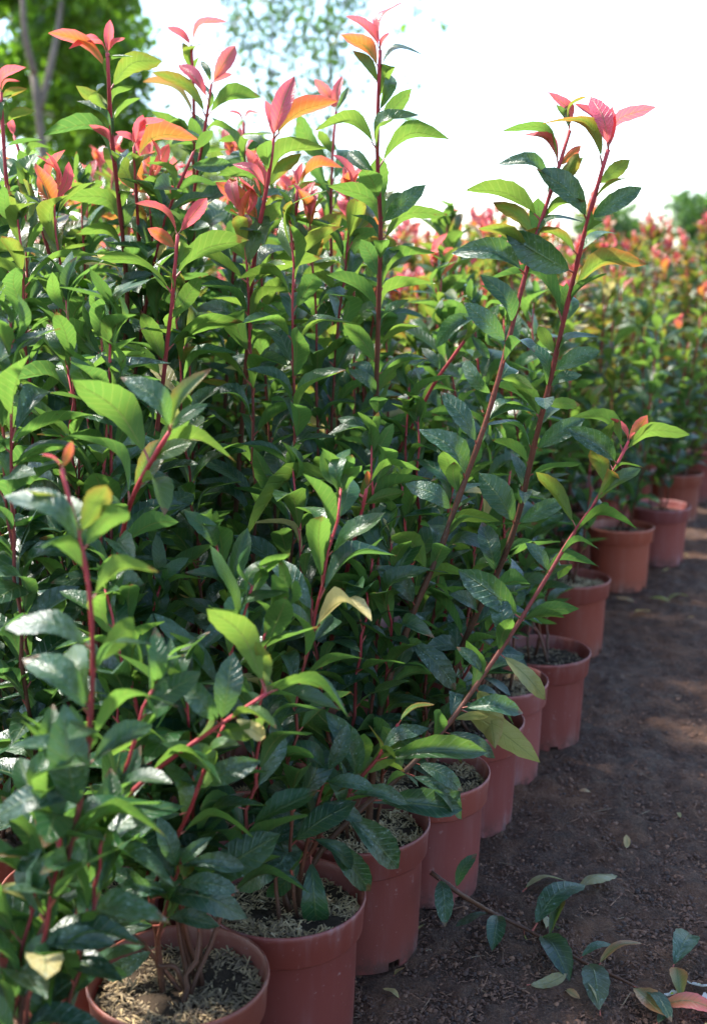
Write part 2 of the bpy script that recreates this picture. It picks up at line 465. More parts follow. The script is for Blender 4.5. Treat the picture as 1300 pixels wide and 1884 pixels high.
def unit(v):
    v = np.asarray(v, float); return v / (np.linalg.norm(v) + 1e-9)
def leaf_matrix(base, tip, hint, w=1.0):
    Yv = np.asarray(tip, float) - base; L = np.linalg.norm(Yv); Yv = Yv / L
    Z = np.asarray(hint, float); Z = Z - Yv * np.dot(Z, Yv)
    if np.linalg.norm(Z) < 1e-3: Z = np.cross(Yv, [1, 0.2, 0])
    Z = unit(Z); X = np.cross(Yv, Z)
    Mx = np.eye(4); Mx[:3, 0] = X * L * w; Mx[:3, 1] = Yv * L; Mx[:3, 2] = Z * L; Mx[:3, 3] = base
    return Mx
N_LEAF = [0]
def put_leaf(parent, Mx, color, variant=None):
    me = LEAVES[variant if variant is not None else random.randrange(12)]
    o = bpy.data.objects.new('leaf', me)
    o.parent = parent
    o.matrix_basis = Matrix(Mx.tolist())
    o.color = (color[0], color[1], color[2], 1.0)
    col.objects.link(o); N_LEAF[0] += 1
    return o

def leaf_color(s, L, red=True, z=1.0):
    """s: metres below the shoot tip."""
    if red and s < 0.022: a = random.uniform(0.82, 1.0)
    elif red and s < 0.05: a = random.uniform(0.5, 0.85)
    elif s < 0.13: a = random.uniform(0.26, 0.47)
    elif s < 0.30: a = random.uniform(0.10, 0.34)
    else: a = random.uniform(0.0, 0.22)
    pale = 0.0
    if random.random() < 0.010: pale = random.uniform(0.6, 1.0)
    speck = 0.0 if s < 0.1 else max(0.0, random.gauss(0.35, 0.30))
    return (a, pale, min(1, speck))
def stem_leaves(P, spacing, red, lmin, lmax, from_s=0.0, z_floor=-1, thin=1.0, phi=None):
    """yield (base, tip, hint, width, colour) along polyline P (base -> tip)."""
    P = np.asarray(P); seg = np.linalg.norm(np.diff(P, axis=0), axis=1)
    S = np.concatenate([[0], np.cumsum(seg)]); tot = S[-1]
    phi = random.uniform(0, 6.28) if phi is None else phi
    s = from_s
    res = []
    while s < tot - 0.05:
        d = tot - s
        b = np.array([np.interp(d, S, P[:, i]) for i in range(3)])
        b2 = np.array([np.interp(max(0, d - 0.02), S, P[:, i]) for i in range(3)])
        T = unit(b - b2)
        phi += 2.4 + random.uniform(-0.3, 0.3)
        o = unit(np.cross(T, [math.cos(phi), math.sin(phi), 0.02]))
        if s < 0.03: L = random.uniform(0.35, 0.60) * lmax; a = random.uniform(0.25, 0.55)
        elif s < 0.09: L = random.uniform(0.6, 0.85) * lmax; a = random.uniform(0.5, 0.85)
        else: L = random.uniform(lmin, lmax); a = random.uniform(0.68, 1.28)
        if b[2] > z_floor and random.random() < thin:
            D = T * math.cos(a) + o * math.sin(a)
            hint = T + 0.38 * rng.normal(size=3) + np.array([0, 0, 0.2])
            res.append((b, b + D * L, hint, random.uniform(0.85, 1.15), leaf_color(s, L, red)))
        if s < 0.02: s += 0.006
        elif s < 0.1: s += random.uniform(0.014, 0.024)
        else: s += spacing * random.uniform(0.7, 1.25)
    return res

def stem_mesh(P, r0, r1, sides=7, ages=None, name='stem'):
    n = len(P)
    t = np.linspace(0, 1, n)
    rad = r0 + (r1 - r0) * t
    rad = rad * (1 + 0.10 * np.sin(np.arange(n) * 2.1 + random.uniform(0, 6)))
    V, Fs = tube(P, rad, sides)
    S = np.concatenate([[0], np.cumsum(np.linalg.norm(np.diff(P, axis=0), axis=1))])
    d = S[-1] - S
    bark = np.clip(np.maximum(d / 0.55, 1.1 - (np.asarray(P)[:, 2] - 0.17) / 0.30), 0, 1)
    return mesh_np(name, V, Fs, [M['stem']], attr={'bark': ('FLOAT', np.repeat(bark, sides))})

# ------------------------------------------------------------------ pot
def lathe(profile, seg, skip=None):
    V = []; Fs = []
    ang = np.linspace(0, 2 * np.pi, seg, endpoint=False)
    for r, z in profile:
        for a in ang: V.append((r * math.cos(a), r * math.sin(a), z))
    for i in range(len(profile) - 1):
        for j in range(seg):
            if skip and skip(i, j): continue
            k = (j + 1) % seg
            Fs.append((i * seg + j, i * seg + k, (i + 1) * seg + k, (i + 1) * seg + j))
    return V, Fs
SEG = 56
POT_H, POT_R = 0.200, 0.104
notch = {0, 1, 14, 15, 28, 29, 42, 43}
body_prof = [(0.0865, 0.0), (0.0872, 0.013), (0.0875, 0.016), (0.0912, 0.09), (0.0938, 0.157), (0.0950, 0.160)]
body_prof += [(0.0920, 0.157), (0.0890, 0.09), (0.0855, 0.016), (0.085, 0.013), (0.0845, 0.0)]
V, Fs = lathe(body_prof, SEG, lambda i, j: i in (0, 9) and j in notch)
ME_POT = mesh_np('pot', V, Fs, [M['pot']])
V, Fs = lathe([(0.0930, 0.1545), (0.0995, 0.1540), (0.1008, 0.1560), (0.1035, 0.190), (0.1050, 0.1925), (0.1056, 0.197), (0.1048, 0.2000), (0.1030, 0.2004), (0.1015, 0.1985), (0.1000, 0.190), (0.0945, 0.156), (0.0930, 0.1550)], SEG)
ME_RIM = mesh_np('rim', V, Fs, [M['pot']])
COMPOST_Z = 0.176
def compost_mesh(seed):
    r = np.random.default_rng(seed)
    rings, seg = 7, 28
    V = [(0, 0, COMPOST_Z + 0.004)]; Fs = []
    for i in range(1, rings + 1):
        rr = 0.0972 * i / rings
        for j in range(seg):
            a = 2 * np.pi * j / seg
            V.append((rr * math.cos(a), rr * math.sin(a), COMPOST_Z + (r.normal() * 0.0025 if i < rings else -0.004)))
    for j in range(seg): Fs.append((0, 1 + j, 1 + (j + 1) % seg))
    for i in range(1, rings):
        for j in range(seg):
            k = (j + 1) % seg
            Fs.append((1 + (i - 1) * seg + j, 1 + i * seg + j, 1 + i * seg + k, 1 + (i - 1) * seg + k))
    return mesh_np('compost', V, Fs, [M['compost']])
ME_COMPOST = [compost_mesh(i) for i in range(3)]
def slivers(n, area, zf, lmin, lmax, wmin, wmax, mat, name, tone=(0.1, 1.0), tilt=0.5, seed=1):
    """n flat splinters with thickness; area() -> xy"""
    r = np.random.default_rng(seed)
    base = np.array([(-.5, -.5, 0), (.5, -.35, 0), (.5, .35, 0), (-.5, .5, 0), (0, 0, .8)], float)
    Fb = np.array([(0, 1, 4), (1, 2, 4), (2, 3, 4), (3, 0, 4), (0, 2, 1), (0, 3, 2)])
    V = np.empty((n, 5, 3)); tn = np.empty((n, 5))
    for i in range(n):
        x, y = area(r)
        L = r.uniform(lmin, lmax); w = r.uniform(wmin, wmax)
        a = r.uniform(0, 6.28); p = r.normal() * tilt
        v = base * np.array([L, w, w * 0.6])
        c, s = math.cos(p), math.sin(p)
        v = np.stack([v[:, 0] * c - v[:, 2] * s, v[:, 1], v[:, 0] * s + v[:, 2] * c], 1)
        c, s = math.cos(a), math.sin(a)
        v = np.stack([v[:, 0] * c - v[:, 1] * s, v[:, 0] * s + v[:, 1] * c, v[:, 2]], 1)
        V[i] = v + np.array([x, y, zf(x, y) + abs(math.sin(p)) * L * 0.28])
        tn[i] = np.clip(r.beta(1.6, 1.6) * (tone[1] - tone[0]) + tone[0], 0, 1)
    Fs = (Fb[None] + 5 * np.arange(n)[:, None, None]).reshape(-1, 3)
    return mesh_np(name, V.reshape(-1, 3), Fs, [mat], smooth=False, attr={'tone': ('FLOAT', tn.ravel())})
def disc(rmax):
    def f(r):
        a = r.uniform(0, 6.28); q = rmax * math.sqrt(r.uniform(0, 1)); return q * math.cos(a), q * math.sin(a)
    return f
ME_MULCH = [slivers(2000, disc(0.0945), lambda x, y: COMPOST_Z + 0.005 * math.sin(60 * x) * math.sin(55 * y + 1), 0.003, 0.019, 0.0011, 0.0036, M['mulch'], 'mulch', tone, 0.4, i)
            for i, tone in enumerate([(0.0, 1.0), (-0.1, 0.62), (0.25, 1.0)])]
ME_MULCH_THIN = slivers(350, disc(0.092), lambda x, y: COMPOST_Z + 0.001, 0.005, 0.013, 0.002, 0.004, M['mulch'], 'mulch', (0.0, 0.55), 0.4, 9)

# ------------------------------------------------------------------ ground
def soil_z(x, y):
    return (0.006 * math.sin(3.1 * x + 1.7 * y) * math.sin(2.3 * y - 1.1 * x) + 0.004 * math.sin(11 * x + 3 * y) * math.sin(9 * y - 5 * x + 1)
            + 0.0025 * math.sin(37 * x + 11 * y + 2) * math.sin(31 * y - 17 * x))
def axis(a, b, step, far_lo, far_hi):
    core = np.arange(a, b + step * .5, step)
    lo = []; x = a; d = step
    while x > far_lo: d *= 1.5; x -= d; lo.append(x)
    hi = []; x = core[-1]; d = step
    while x < far_hi: d *= 1.5; x += d; hi.append(x)
    return np.array(lo[::-1] + list(core) + hi)
gx, gy = axis(-0.6, 2.6, 0.016, -600, 600), axis(0.9, 6.5, 0.018, -300, 900)
X, Yg = np.meshgrid(gx, gy)
Zg = (0.006 * np.sin(3.1 * X + 1.7 * Yg) * np.sin(2.3 * Yg - 1.1 * X) + 0.004 * np.sin(11 * X + 3 * Yg) * np.sin(9 * Yg - 5 * X + 1)
      + 0.0025 * np.sin(37 * X + 11 * Yg + 2) * np.sin(31 * Yg - 17 * X))
jz = rng.normal(size=X.shape) * 0.0022
jz = (jz + np.roll(jz, 1, 0) + np.roll(jz, 1, 1)) * 0.8
fade = (X > -0.7) & (X < 2.7) & (Yg > 0.8) & (Yg < 6.6)
Zg = np.where(fade, Zg + jz, 0.0)
nx, ny = len(gx), len(gy)
idx = np.arange(nx * ny).reshape(ny, nx)
Fg = np.stack([idx[:-1, :-1], idx[:-1, 1:], idx[1:, 1:], idx[1:, :-1]], -1).reshape(-1, 4)
ground = obj('ground', mesh_np('ground', np.stack([X, Yg, Zg], -1).reshape(-1, 3), Fg, [M['ground']]))
tag(ground, 'dark damp soil path strewn with plant litter', 'ground', kind='structure')

# ------------------------------------------------------------------ pot positions (from the rims in the photograph)
EDGE = {'A': (-.203, 1.252), 'B': (-.088, 1.431), 'C': (.017, 1.658), 'D': (.111, 1.817), 'E': (.204, 2.059), 'F': (.284, 2.268), 'G': (.402, 2.456),
        'H': (.575, 3.066), 'I': (.849, 3.717), 'J': (1.058, 4.06), 'K': (1.296, 4.743), 'L': (1.90, 6.15)}
DR = np.array([.397, .918]); NL = np.array([-.918, .397])
pos = {}; fixed = set()
for k, v in EDGE.items(): pos[k] = np.array(v); fixed.add(k)
STEP = 0.2145
def lat(i, n): return np.array([-.202, 1.274]) + DR * STEP * i + NL * STEP * n
COLN = ['A', 'B', 'C', 'D', 'E', 'F', 'G']
pos['Z'] = lat(-1, 0)
for i in range(-1, 40):
    for n in range(0, 40):
        if n == 0 and i < 7: continue
        p = lat(i, n) + rng.normal(size=2) * 0.004 + DR * (STEP * 0.5 if n % 2 else 0)
        y = p[1]
        if y > 8.6: continue
        if y < 0.98: continue
        # widen the spacing with distance: far plants are only seen as a mass of tops
        if y > 4.2 and (i + n) % 2 and n > 0: continue
        if y > 6.3 and i % 2: continue
        u, v = project(np.array([p[0], p[1], 0.9]))
        if u < -140 - 60 * (y < 2) or u > 1420: continue
        if n == 0 and (p[1] < 5.2 or min(np.linalg.norm(p - np.array(e)) for e in EDGE.values()) < 0.21): continue
        name = (COLN[i] if 0 <= i < 7 else 'Z' if i == -1 else 'r%d_' % i) + str(n + 1)
        pos[name] = p
pos['Z'] = np.array([-.325, 1.03]); pos['Z2'] = np.array([-.545, 1.115])
for k in ('Z', 'Z2'): fixed.add(k)
# pots push each other apart until none overlaps
keys = list(pos)
PA = np.array([pos[k] for k in keys])
wgt = np.array([0.35 if k in fixed else 1.0 for k in keys])
for it in range(120):
    d = PA[:, None] - PA[None]
    dist = np.linalg.norm(d, axis=-1) + np.eye(len(PA)) * 9
    near = dist < 0.2125
    if not near.any(): break
    push = np.where(near[..., None], d / dist[..., None] * ((0.2125 - dist) * 0.5)[..., None], 0)
    PA = PA + (push * wgt[:, None, None]).sum(1) * 0.7
pos = {k: PA[i] for i, k in enumerate(keys)}

# ------------------------------------------------------------------ traced shoots: pot, depth at tip, pixels from tip to base, tip radius, base radius
STEMS = {
 'main':   ('D2', 1.80, [(699, 92), (697, 140), (694, 220), (693, 285), (697, 370), (702, 415), (699, 470), (697, 540), (694, 640), (691, 760), (685, 880), (672, 1050), (650, 1200)], .0028, .0062),
 'right':  ('D', 1.66, [(1118, 275), (1110, 300), (1095, 355), (1080, 405), (1065, 465), (1050, 530), (1030, 615), (1012, 700), (995, 765), (977, 840), (955, 945), (932, 1015), (900, 1085), (865, 1150), (840, 1215)], .0028, .0058),
 'rightb': ('C', 1.68, [(1047, 240), (1030, 300), (1012, 355), (990, 420), (972, 480), (955, 545), (938, 615), (905, 740), (875, 830), (857, 880), (835, 935), (810, 1015), (765, 1110), (730, 1210), (700, 1290)], .0026, .0056),
 'low':    ('B', 1.72, [(1155, 812), (1135, 855), (1110, 895), (1085, 940), (1050, 985), (1010, 1055), (975, 1110), (945, 1160), (890, 1240), (845, 1305), (815, 1345), (770, 1395), (710, 1450), (650, 1500)], .0022, .0044),
 'mid':    ('C2', 1.66, [(674, 900), (668, 930), (655, 980), (640, 1040), (620, 1130), (598, 1230)], .0026, .0048),
 'six':    ('D3', 1.84, [(503, 255), (497, 310), (487, 370), (475, 420), (467, 480), (460, 560), (455, 640), (450, 720), (440, 850), (432, 970)], .0030, .0062),
 'seven':  ('E3', 2.05, [(547, 345), (544, 400), (543, 450), (541, 540), (541, 650), (540, 750), (536, 900), (535, 1040)], .0026, .0058),
 'eight':  ('C3', 1.74, [(327, 432), (322, 490), (317, 560), (311, 600), (303, 680), (288, 800), (262, 930)], .0026, .0055),
 'nine':   ('D4', 1.95, [(247, 270), (249, 330), (254, 400), (258, 490), (262, 600)], .0024, .0050),
 'ten':    ('D4', 1.88, [(198, 98), (201, 160), (204, 235), (213, 320), (219, 370), (229, 460), (236, 560)], .0030, .0058),
 'elev':   ('E4', 2.15, [(352, 85), (357, 170), (357, 300), (356, 460), (350, 620)], .0026, .0055),
 'elevb':  ('E4', 2.08, [(389, 155), (383, 200), (376, 245), (360, 330), (346, 450), (340, 600)], .0024, .0050),
 'twelve': ('D4', 1.92, [(356, 280), (335, 330), (310, 382), (285, 470), (262, 600)], .0024, .0050),
 'thirt':  ('C4', 1.95, [(2, 170), (8, 280), (18, 400), (32, 490), (52, 620)], .0028, .0055),
 'thirtb': ('C4', 2.10, [(26, 250), (60, 350), (74, 410), (98, 490), (120, 570)], .0026, .0055),
 'front':  ('B2', 1.30, [(312, 795), (296, 820), (280, 845), (250, 900), (235, 935), (215, 1040), (205, 1180)], .0026, .0050),
 'fore':   ('Z', 1.08, [(114, 862), (121, 890), (131, 935), (150, 1005), (164, 1070), (170, 1150), (172, 1240), (160, 1415), (135, 1540), (110, 1630), (85, 1700), (40, 1790)], .0019, .0038),
 'diag':   ('Z2', 1.19, [(490, 1276), (410, 1330), (300, 1405), (200, 1495), (140, 1555), (80, 1615), (0, 1700)], .0021, .0040),
 'fork':   ('A', 1.20, [(412, 1335), (380, 1405), (350, 1490), (310, 1570), (275, 1650)], .0017, .0034),
 'twig':   ('B', 1.45, [(732, 1332), (695, 1395), (650, 1445), (600, 1510), (572, 1570)], .0020, .0042),
 'nine2':  ('D2', 2.00, [(888, 578), (845, 640), (800, 700), (765, 770), (730, 835), (690, 930)], .0024, .0050),
 'abush':  ('A', 1.20, [(335, 1580), (312, 1650), (292, 1720), (288, 1780)], .0018, .0034),
 'bbush':  ('B', 1.42, [(602, 1415), (578, 1500), (560, 1570), (552, 1620)], .0018, .0034),
 'far1':   ('E2', 2.30, [(618, 205), (610, 300), (608, 420), (612, 560)], .0024, .0052),
 'far2':   ('E3', 2.20, [(448, 225), (452, 330), (430, 480), (420, 640)], .0024, .0052),
}
# leaves read off the photograph: shoot, base px, tip px, colour code, facing, width
# colour: r red, p pink, o orange, v olive, g green, d dark, s speckled / painted sheen, y pale yellow, q pale green, b brown, t dusky
HL = [
 ('main', 700, 94, 741, 5, 'r', 'u', .95), ('main', 697, 92, 637, 30, 'p', 'u', .8), ('main', 696, 138, 625, 64, 'o', 'u', 1.0), ('main', 708, 148, 776, 101, 't', 'd', 1.0),
 ('main', 699, 96, 716, 60, 'p', 'u', .7), ('main', 699, 228, 757, 163, 'g', 'b', 1.0), ('main', 688, 290, 580, 240, 'g', 'u', 1.0), ('main', 714, 310, 830, 258, 'g', 'u', .95),
 ('main', 698, 366, 697, 286, 'g', 'b', 1.35), ('main', 706, 402, 783, 340, 's', 'c', .9), ('main', 695, 434, 604, 342, 'g', 'u', 1.0), ('main', 706, 462, 822, 395, 'g', 'u', 1.0),
 ('main', 694, 508, 663, 440, 'd', 'b', 1.3), ('main', 704, 545, 802, 465, 'g', 'u', .9), ('main', 704, 596, 800, 522, 'g', 'u', .95), ('main', 694, 590, 602, 505, 'd', 'u', 1.0),
 ('main', 692, 668, 630, 590, 'g', 'b', 1.0), ('main', 695, 655, 775, 600, 'g', 'u', 1.0), ('main', 690, 735, 640, 680, 's', 'c', 1.0), ('main', 694, 745, 762, 652, 'g', 'b', 1.1),
 ('main', 688, 812, 750, 760, 'd', 'b', 1.1), ('main', 686, 830, 620, 770, 's', 'c', 1.0),
 ('right', 1116, 272, 1086, 178, 'p', 'c', 1.15), ('right', 1122, 275, 1206, 197, 'r', 'u', 1.0), ('right', 1112, 268, 1057, 190, 'p', 'u', .8), ('right', 1112, 262, 1125, 195, 'p', 'b', .7),
 ('right', 1098, 305, 998, 228, 'v', 'u', 1.0), ('right', 1097, 352, 1158, 294, 'v', 'b', 1.25), ('right', 1085, 425, 1180, 345, 's', 'c', 1.0), ('right', 1074, 388, 985, 310, 's', 'c', 1.15),
 ('right', 1060, 478, 958, 430, 'v', 'u', .9), ('right', 1050, 512, 928, 425, 's', 'c', 1.2), ('right', 1058, 548, 1188, 487, 'v', 'u', .95), ('right', 1028, 588, 895, 515, 's', 'u', 1.05),
 ('right', 1032, 610, 1042, 520, 'd', 'b', 1.0), ('right', 1018, 672, 1104, 645, 's', 'c', 1.15), ('right', 1018, 665, 990, 600, 'g', 'b', 1.2), ('right', 1008, 718, 1070, 690, 'd', 'c', 1.1),
 ('right', 1000, 735, 1066, 745, 'g', 'b', 1.1), ('right', 995, 765, 940, 700, 'g', 'u', 1.0), ('right', 985, 830, 1075, 770, 's', 'c', 1.1), ('right', 960, 760, 900, 705, 'g', 'u', .9),
 ('right', 970, 865, 905, 810, 'g', 'u', 1.0), ('right', 950, 955, 1040, 920, 's', 'c', 1.0), ('right', 945, 975, 880, 870, 'd', 'c', 1.4), ('right', 925, 1030, 985, 1000, 'd', 'b', 1.0),
 ('rightb', 1044, 228, 1005, 169, 'p', 'u', .8), ('rightb', 1046, 232, 1080, 178, 'v', 'u', .9), ('rightb', 1042, 225, 1022, 192, 't', 'u', .7), ('rightb', 1036, 300, 923, 242, 'g', 'u', 1.05),
 ('rightb', 1030, 310, 1068, 268, 'o', 'b', 1.0), ('rightb', 1022, 300, 965, 248, 'p', 'u', .7), ('rightb', 1008, 345, 915, 302, 's', 'c', .9), ('rightb', 1012, 352, 1072, 290, 'g', 'b', .9),
 ('rightb', 984, 400, 858, 350, 'g', 'u', 1.0), ('rightb', 990, 425, 989, 364, 'g', 'b', 1.5), ('rightb', 1000, 395, 1075, 370, 'g', 'u', .9), ('rightb', 970, 440, 905, 372, 'v', 'b', .9),
 ('rightb', 958, 512, 830, 466, 's', 'c', 1.0), ('rightb', 965, 480, 880, 420, 'v', 'u', 1.0), ('rightb', 940, 610, 882, 505, 'd', 'c', 1.0), ('rightb', 940, 620, 852, 556, 's', 'c', 1.0),
 ('rightb', 900, 730, 850, 655, 's', 'c', .9), ('rightb', 918, 690, 980, 715, 'g', 'b', 1.0), ('rightb', 890, 800, 980, 765, 'g', 'u', 1.15), ('rightb', 870, 830, 810, 720, 's', 'c', 1.0),
 ('rightb', 855, 880, 770, 790, 's', 'c', 1.1), ('rightb', 846, 915, 835, 850, 'g', 'b', 1.3), ('rightb', 830, 950, 745, 890, 's', 'c', 1.2), ('rightb', 812, 1010, 920, 960, 'g', 'u', 1.0),
 ('rightb', 790, 1060, 720, 985, 'g', 'u', 1.0), ('rightb', 770, 1100, 862, 1060, 'g', 'u', 1.0), ('rightb', 760, 1120, 690, 1040, 's', 'c', 1.1), ('rightb', 745, 1170, 838, 1270, 's', 'c', 1.0),
 ('low', 1155, 812, 1190, 764, 'o', 'b', 1.3), ('low', 1152, 805, 1122, 770, 'r', 'u', .8), ('low', 1154, 815, 1168, 795, 'r', 'u', .8), ('low', 1146, 838, 1268, 800, 'g', 'u', .95),
 ('low', 1140, 838, 1050, 768, 'g', 'u', 1.0), ('low', 1128, 862, 1040, 786, 's', 'c', 1.0), ('low', 1114, 888, 1085, 828, 'v', 'b', 1.4), ('low', 1106, 908, 1178, 862, 'g', 'c', .9),
 ('low', 1057, 978, 985, 868, 'v', 'b', .7), ('low', 1052, 990, 1170, 972, 'g', 'u', .9), ('low', 1006, 1058, 965, 998, 's', 'c', 1.1), ('low', 990, 1085, 1100, 1042, 'd', 'u', .9),
 ('low', 962, 1130, 842, 1048, 's', 'c', 1.2), ('low', 955, 1140, 1065, 1120, 'd', 'b', .9), ('low', 932, 1178, 912, 1085, 's', 'c', 1.3), ('low', 925, 1215, 1003, 1288, 'q', 'c', .8),
 ('low', 900, 1235, 838, 1190, 's', 'c', 1.0), ('low', 915, 1300, 910, 1378, 'q', 'b', 1.2), ('low', 828, 1340, 898, 1318, 'q', 'b', .8), ('low', 815, 1352, 910, 1395, 'd', 'c', .8),
 ('low', 925, 1350, 993, 1403, 'q', 'b', .8), ('low', 760, 1408, 850, 1455, 's', 'c', 1.0), ('low', 752, 1440, 848, 1508, 's', 'c', .9), ('low', 745, 1530, 850, 1490, 'd', 'c', 1.0),
 ('mid', 670, 915, 452, 988, 'g', 'u', .75), ('mid', 675, 905, 772, 866, 'g', 'u', 1.0), ('mid', 674, 900, 676, 866, 'o', 'b', 1.0), ('mid', 668, 930, 588, 878, 'v', 'u', .9),
 ('mid', 672, 935, 745, 905, 'g', 'b', 1.0), ('mid', 650, 1010, 575, 960, 's', 'c', 1.1), ('mid', 645, 1035, 735, 1020, 'g', 'u', 1.0), ('mid', 625, 1110, 560, 1040, 'g', 'u', 1.0),
 ('six', 503, 225, 541, 141, 'r', 'c', 1.0), ('six', 500, 262, 622, 186, 'o', 'b', .95), ('six', 500, 215, 488, 185, 'r', 'u', .8), ('six', 498, 335, 600, 272, 'g', 'u', 1.05),
 ('six', 486, 388, 400, 322, 'g', 'u', 1.0), ('six', 492, 300, 445, 250, 't', 'c', .9), ('six', 490, 345, 428, 302, 'p', 'c', .9), ('six', 468, 418, 397, 335, 'o', 'b', 1.0),
 ('six', 477, 440, 532, 372, 'g', 'b', 1.1), ('six', 470, 535, 594, 475, 'g', 'u', 1.0), ('six', 465, 500, 380, 430, 'g', 'u', 1.0), ('six', 458, 620, 545, 560, 'd', 'u', 1.0),
 ('six', 455, 610, 372, 560, 's', 'c', 1.0), ('six', 452, 690, 540, 625, 's', 'c', 1.0), ('six', 448, 740, 372, 700, 'v', 'u', 1.0), ('six', 452, 715, 470, 640, 'v', 'b', 1.1),
 ('six', 440, 870, 438, 795, 'q', 'b', 1.3), ('six', 434, 960, 425, 1080, 's', 'c', 1.0),
 ('seven', 547, 348, 556, 300, 'r', 'b', 1.0), ('seven', 550, 355, 632, 310, 'o', 'u', 1.0), ('seven', 548, 360, 590, 340, 'v', 'u', .8), ('seven', 545, 468, 630, 392, 'v', 'b', 1.1),
 ('seven', 541, 600, 522, 512, 'd', 'b', 1.2), ('seven', 542, 540, 620, 480, 'g', 'u', 1.0), ('seven', 541, 690, 610, 620, 'g', 'u', 1.0), ('seven', 540, 780, 600, 720, 'd', 'c', 1.0),
 ('eight', 327, 430, 381, 364, 'r', 'b', .95), ('eight', 322, 425, 250, 374, 'r', 'u', .8), ('eight', 320, 468, 272, 420, 'o', 'b', 1.2), ('eight', 325, 420, 310, 385, 't', 'u', .8),
 ('eight', 325, 505, 458, 442, 'g', 'u', 1.0), ('eight', 316, 545, 178, 478, 'g', 'u', 1.0), ('eight', 316, 585, 370, 508, 'g', 'b', 1.0), ('eight', 306, 660, 260, 575, 'g', 'b', 1.1),
 ('eight', 308, 655, 450, 592, 'g', 'u', 1.05), ('eight', 300, 700, 210, 640, 'g', 'u', 1.0),
 ('nine', 249, 272, 263, 211, 'r', 'b', 1.2), ('nine', 252, 275, 304, 221, 'r', 'u', .9), ('nine', 246, 275, 212, 243, 'p', 'u', .8), ('nine', 252, 310, 364, 256, 'o', 'u', 1.0),
 ('nine', 250, 348, 190, 272, 'v', 'b', 1.25), ('nine', 254, 432, 250, 372, 'v', 'b', 1.3), ('nine', 256, 360, 312, 340, 'g', 'u', 1.0), ('nine', 256, 440, 320, 400, 'g', 'u', 1.0),
 ('ten', 196, 138, 90, 60, 'o', 'u', 1.0), ('ten', 199, 108, 203, 36, 'r', 'b', 1.0), ('ten', 200, 104, 230, 70, 'r', 'u', .8), ('ten', 196, 104, 158, 76, 'r', 'u', .8), ('ten', 195, 112, 127, 90, 'r', 'u', .6),
 ('ten', 203, 168, 299, 113, 'v', 'u', 1.15), ('ten', 201, 212, 140, 158, 'v', 'b', 1.1), ('ten', 203, 192, 247, 160, 'g', 'u', .8), ('ten', 206, 300, 80, 248, 's', 'u', 1.1),
 ('ten', 217, 440, 116, 364, 'g', 'u', 1.1), ('ten', 204, 268, 163, 230, 'r', 'u', .9), ('ten', 228, 470, 140, 430, 'g', 'u', 1.0), ('ten', 232, 520, 138, 484, 'y', 'u', .9),
 ('elev', 352, 88, 307, 50, 'p', 'u', .8), ('elev', 354, 88, 417, 40, 'r', 'u', .8), ('elev', 355, 122, 336, 78, 'v', 'b', 1.2), ('elev', 356, 210, 264, 150, 'b', 'u', .9),
 ('elev', 357, 260, 300, 235, 'g', 'u', 1.0), ('elev', 357, 330, 420, 275, 'g', 'u', 1.1), ('elev', 356, 300, 280, 205, 'g', 'u', .9),
 ('elevb', 388, 165, 433, 84, 'r', 'c', 1.1), ('elevb', 388, 172, 328, 119, 'p', 'c', .9), ('elevb', 390, 160, 428, 136, 'r', 'u', .8), ('elevb', 387, 160, 370, 112, 't', 'c', .9),
 ('elevb', 380, 205, 281, 133, 'v', 'u', .9), ('elevb', 381, 232, 482, 180, 'g', 'u', 1.0), ('elevb', 372, 265, 350, 215, 'g', 'b', 1.2), ('elevb', 376, 250, 430, 240, 'g', 'u', 1.0),
 ('twelve', 354, 285, 392, 240, 'g', 'b', 1.2), ('twelve', 350, 295, 425, 300, 's', 'c', 1.1), ('twelve', 318, 365, 270, 300, 'g', 'u', 1.0), ('twelve', 330, 370, 400, 340, 's', 'u', 1.0),
 ('thirt', 3, 172, 49, 124, 'r', 'u', 1.0), ('thirt', 3, 176, 37, 150, 'r', 'u', .8), ('thirt', 5, 240, 66, 205, 'v', 'u', 1.0), ('thirt', 5, 205, 52, 163, 'v', 'u', .8), ('thirt', 12, 330, 60, 290, 's', 'c', 1.0),
 ('thirtb', 45, 310, 96, 273, 'g', 'u', 1.0), ('thirtb', 28, 255, 14, 210, 'r', 'u', 1.0), ('thirtb', 65, 380, 120, 345, 'g', 'u', 1.0), ('thirtb', 70, 390, 20, 350, 'g', 'u', 1.0),
 ('front', 275, 862, 434, 850, 'g', 'u', 1.05), ('front', 305, 800, 220, 694, 's', 'd', 1.0), ('front', 312, 790, 389, 679, 'v', 'c', .8), ('front', 312, 795, 382, 743, 's', 'c', .9),
 ('front', 280, 848, 132, 700, 'g', 'u', 1.0), ('front', 311, 795, 318, 738, 'q', 'b', 1.2), ('front', 290, 830, 350, 770, 'g', 'b', 1.0), ('front', 240, 925, 120, 800, 's', 'u', 1.0), ('front', 222, 1010, 330, 960, 'd', 'u', 1.0),
 ('fore', 114, 865, 77, 836, 'r', 'u', .8), ('fore', 117, 868, 133, 812, 'o', 'b', 1.0), ('fore', 152, 1012, 6, 914, 's', 'd', 1.0), ('fore', 158, 1025, 238, 942, 'g', 'b', 1.4),
 ('fore', 168, 1092, 292, 1052, 'g', 'u', 1.0), ('fore', 170, 1200, 10, 1155, 's', 'd', 1.1), ('fore', 172, 1215, 245, 1135, 'g', 'b', 1.0), ('fore', 166, 1330, 42, 1212, 's', 'c', 1.2),
 ('fore', 150, 1480, 118, 1295, 's', 'c', 1.05), ('fore', 152, 1468, -10, 1506, 's', 'c', 1.0), ('fore', 165, 1380, 328, 1302, 'g', 'u', 1.0), ('fore', 135, 1560, 308, 1542, 'g', 'u', .9),
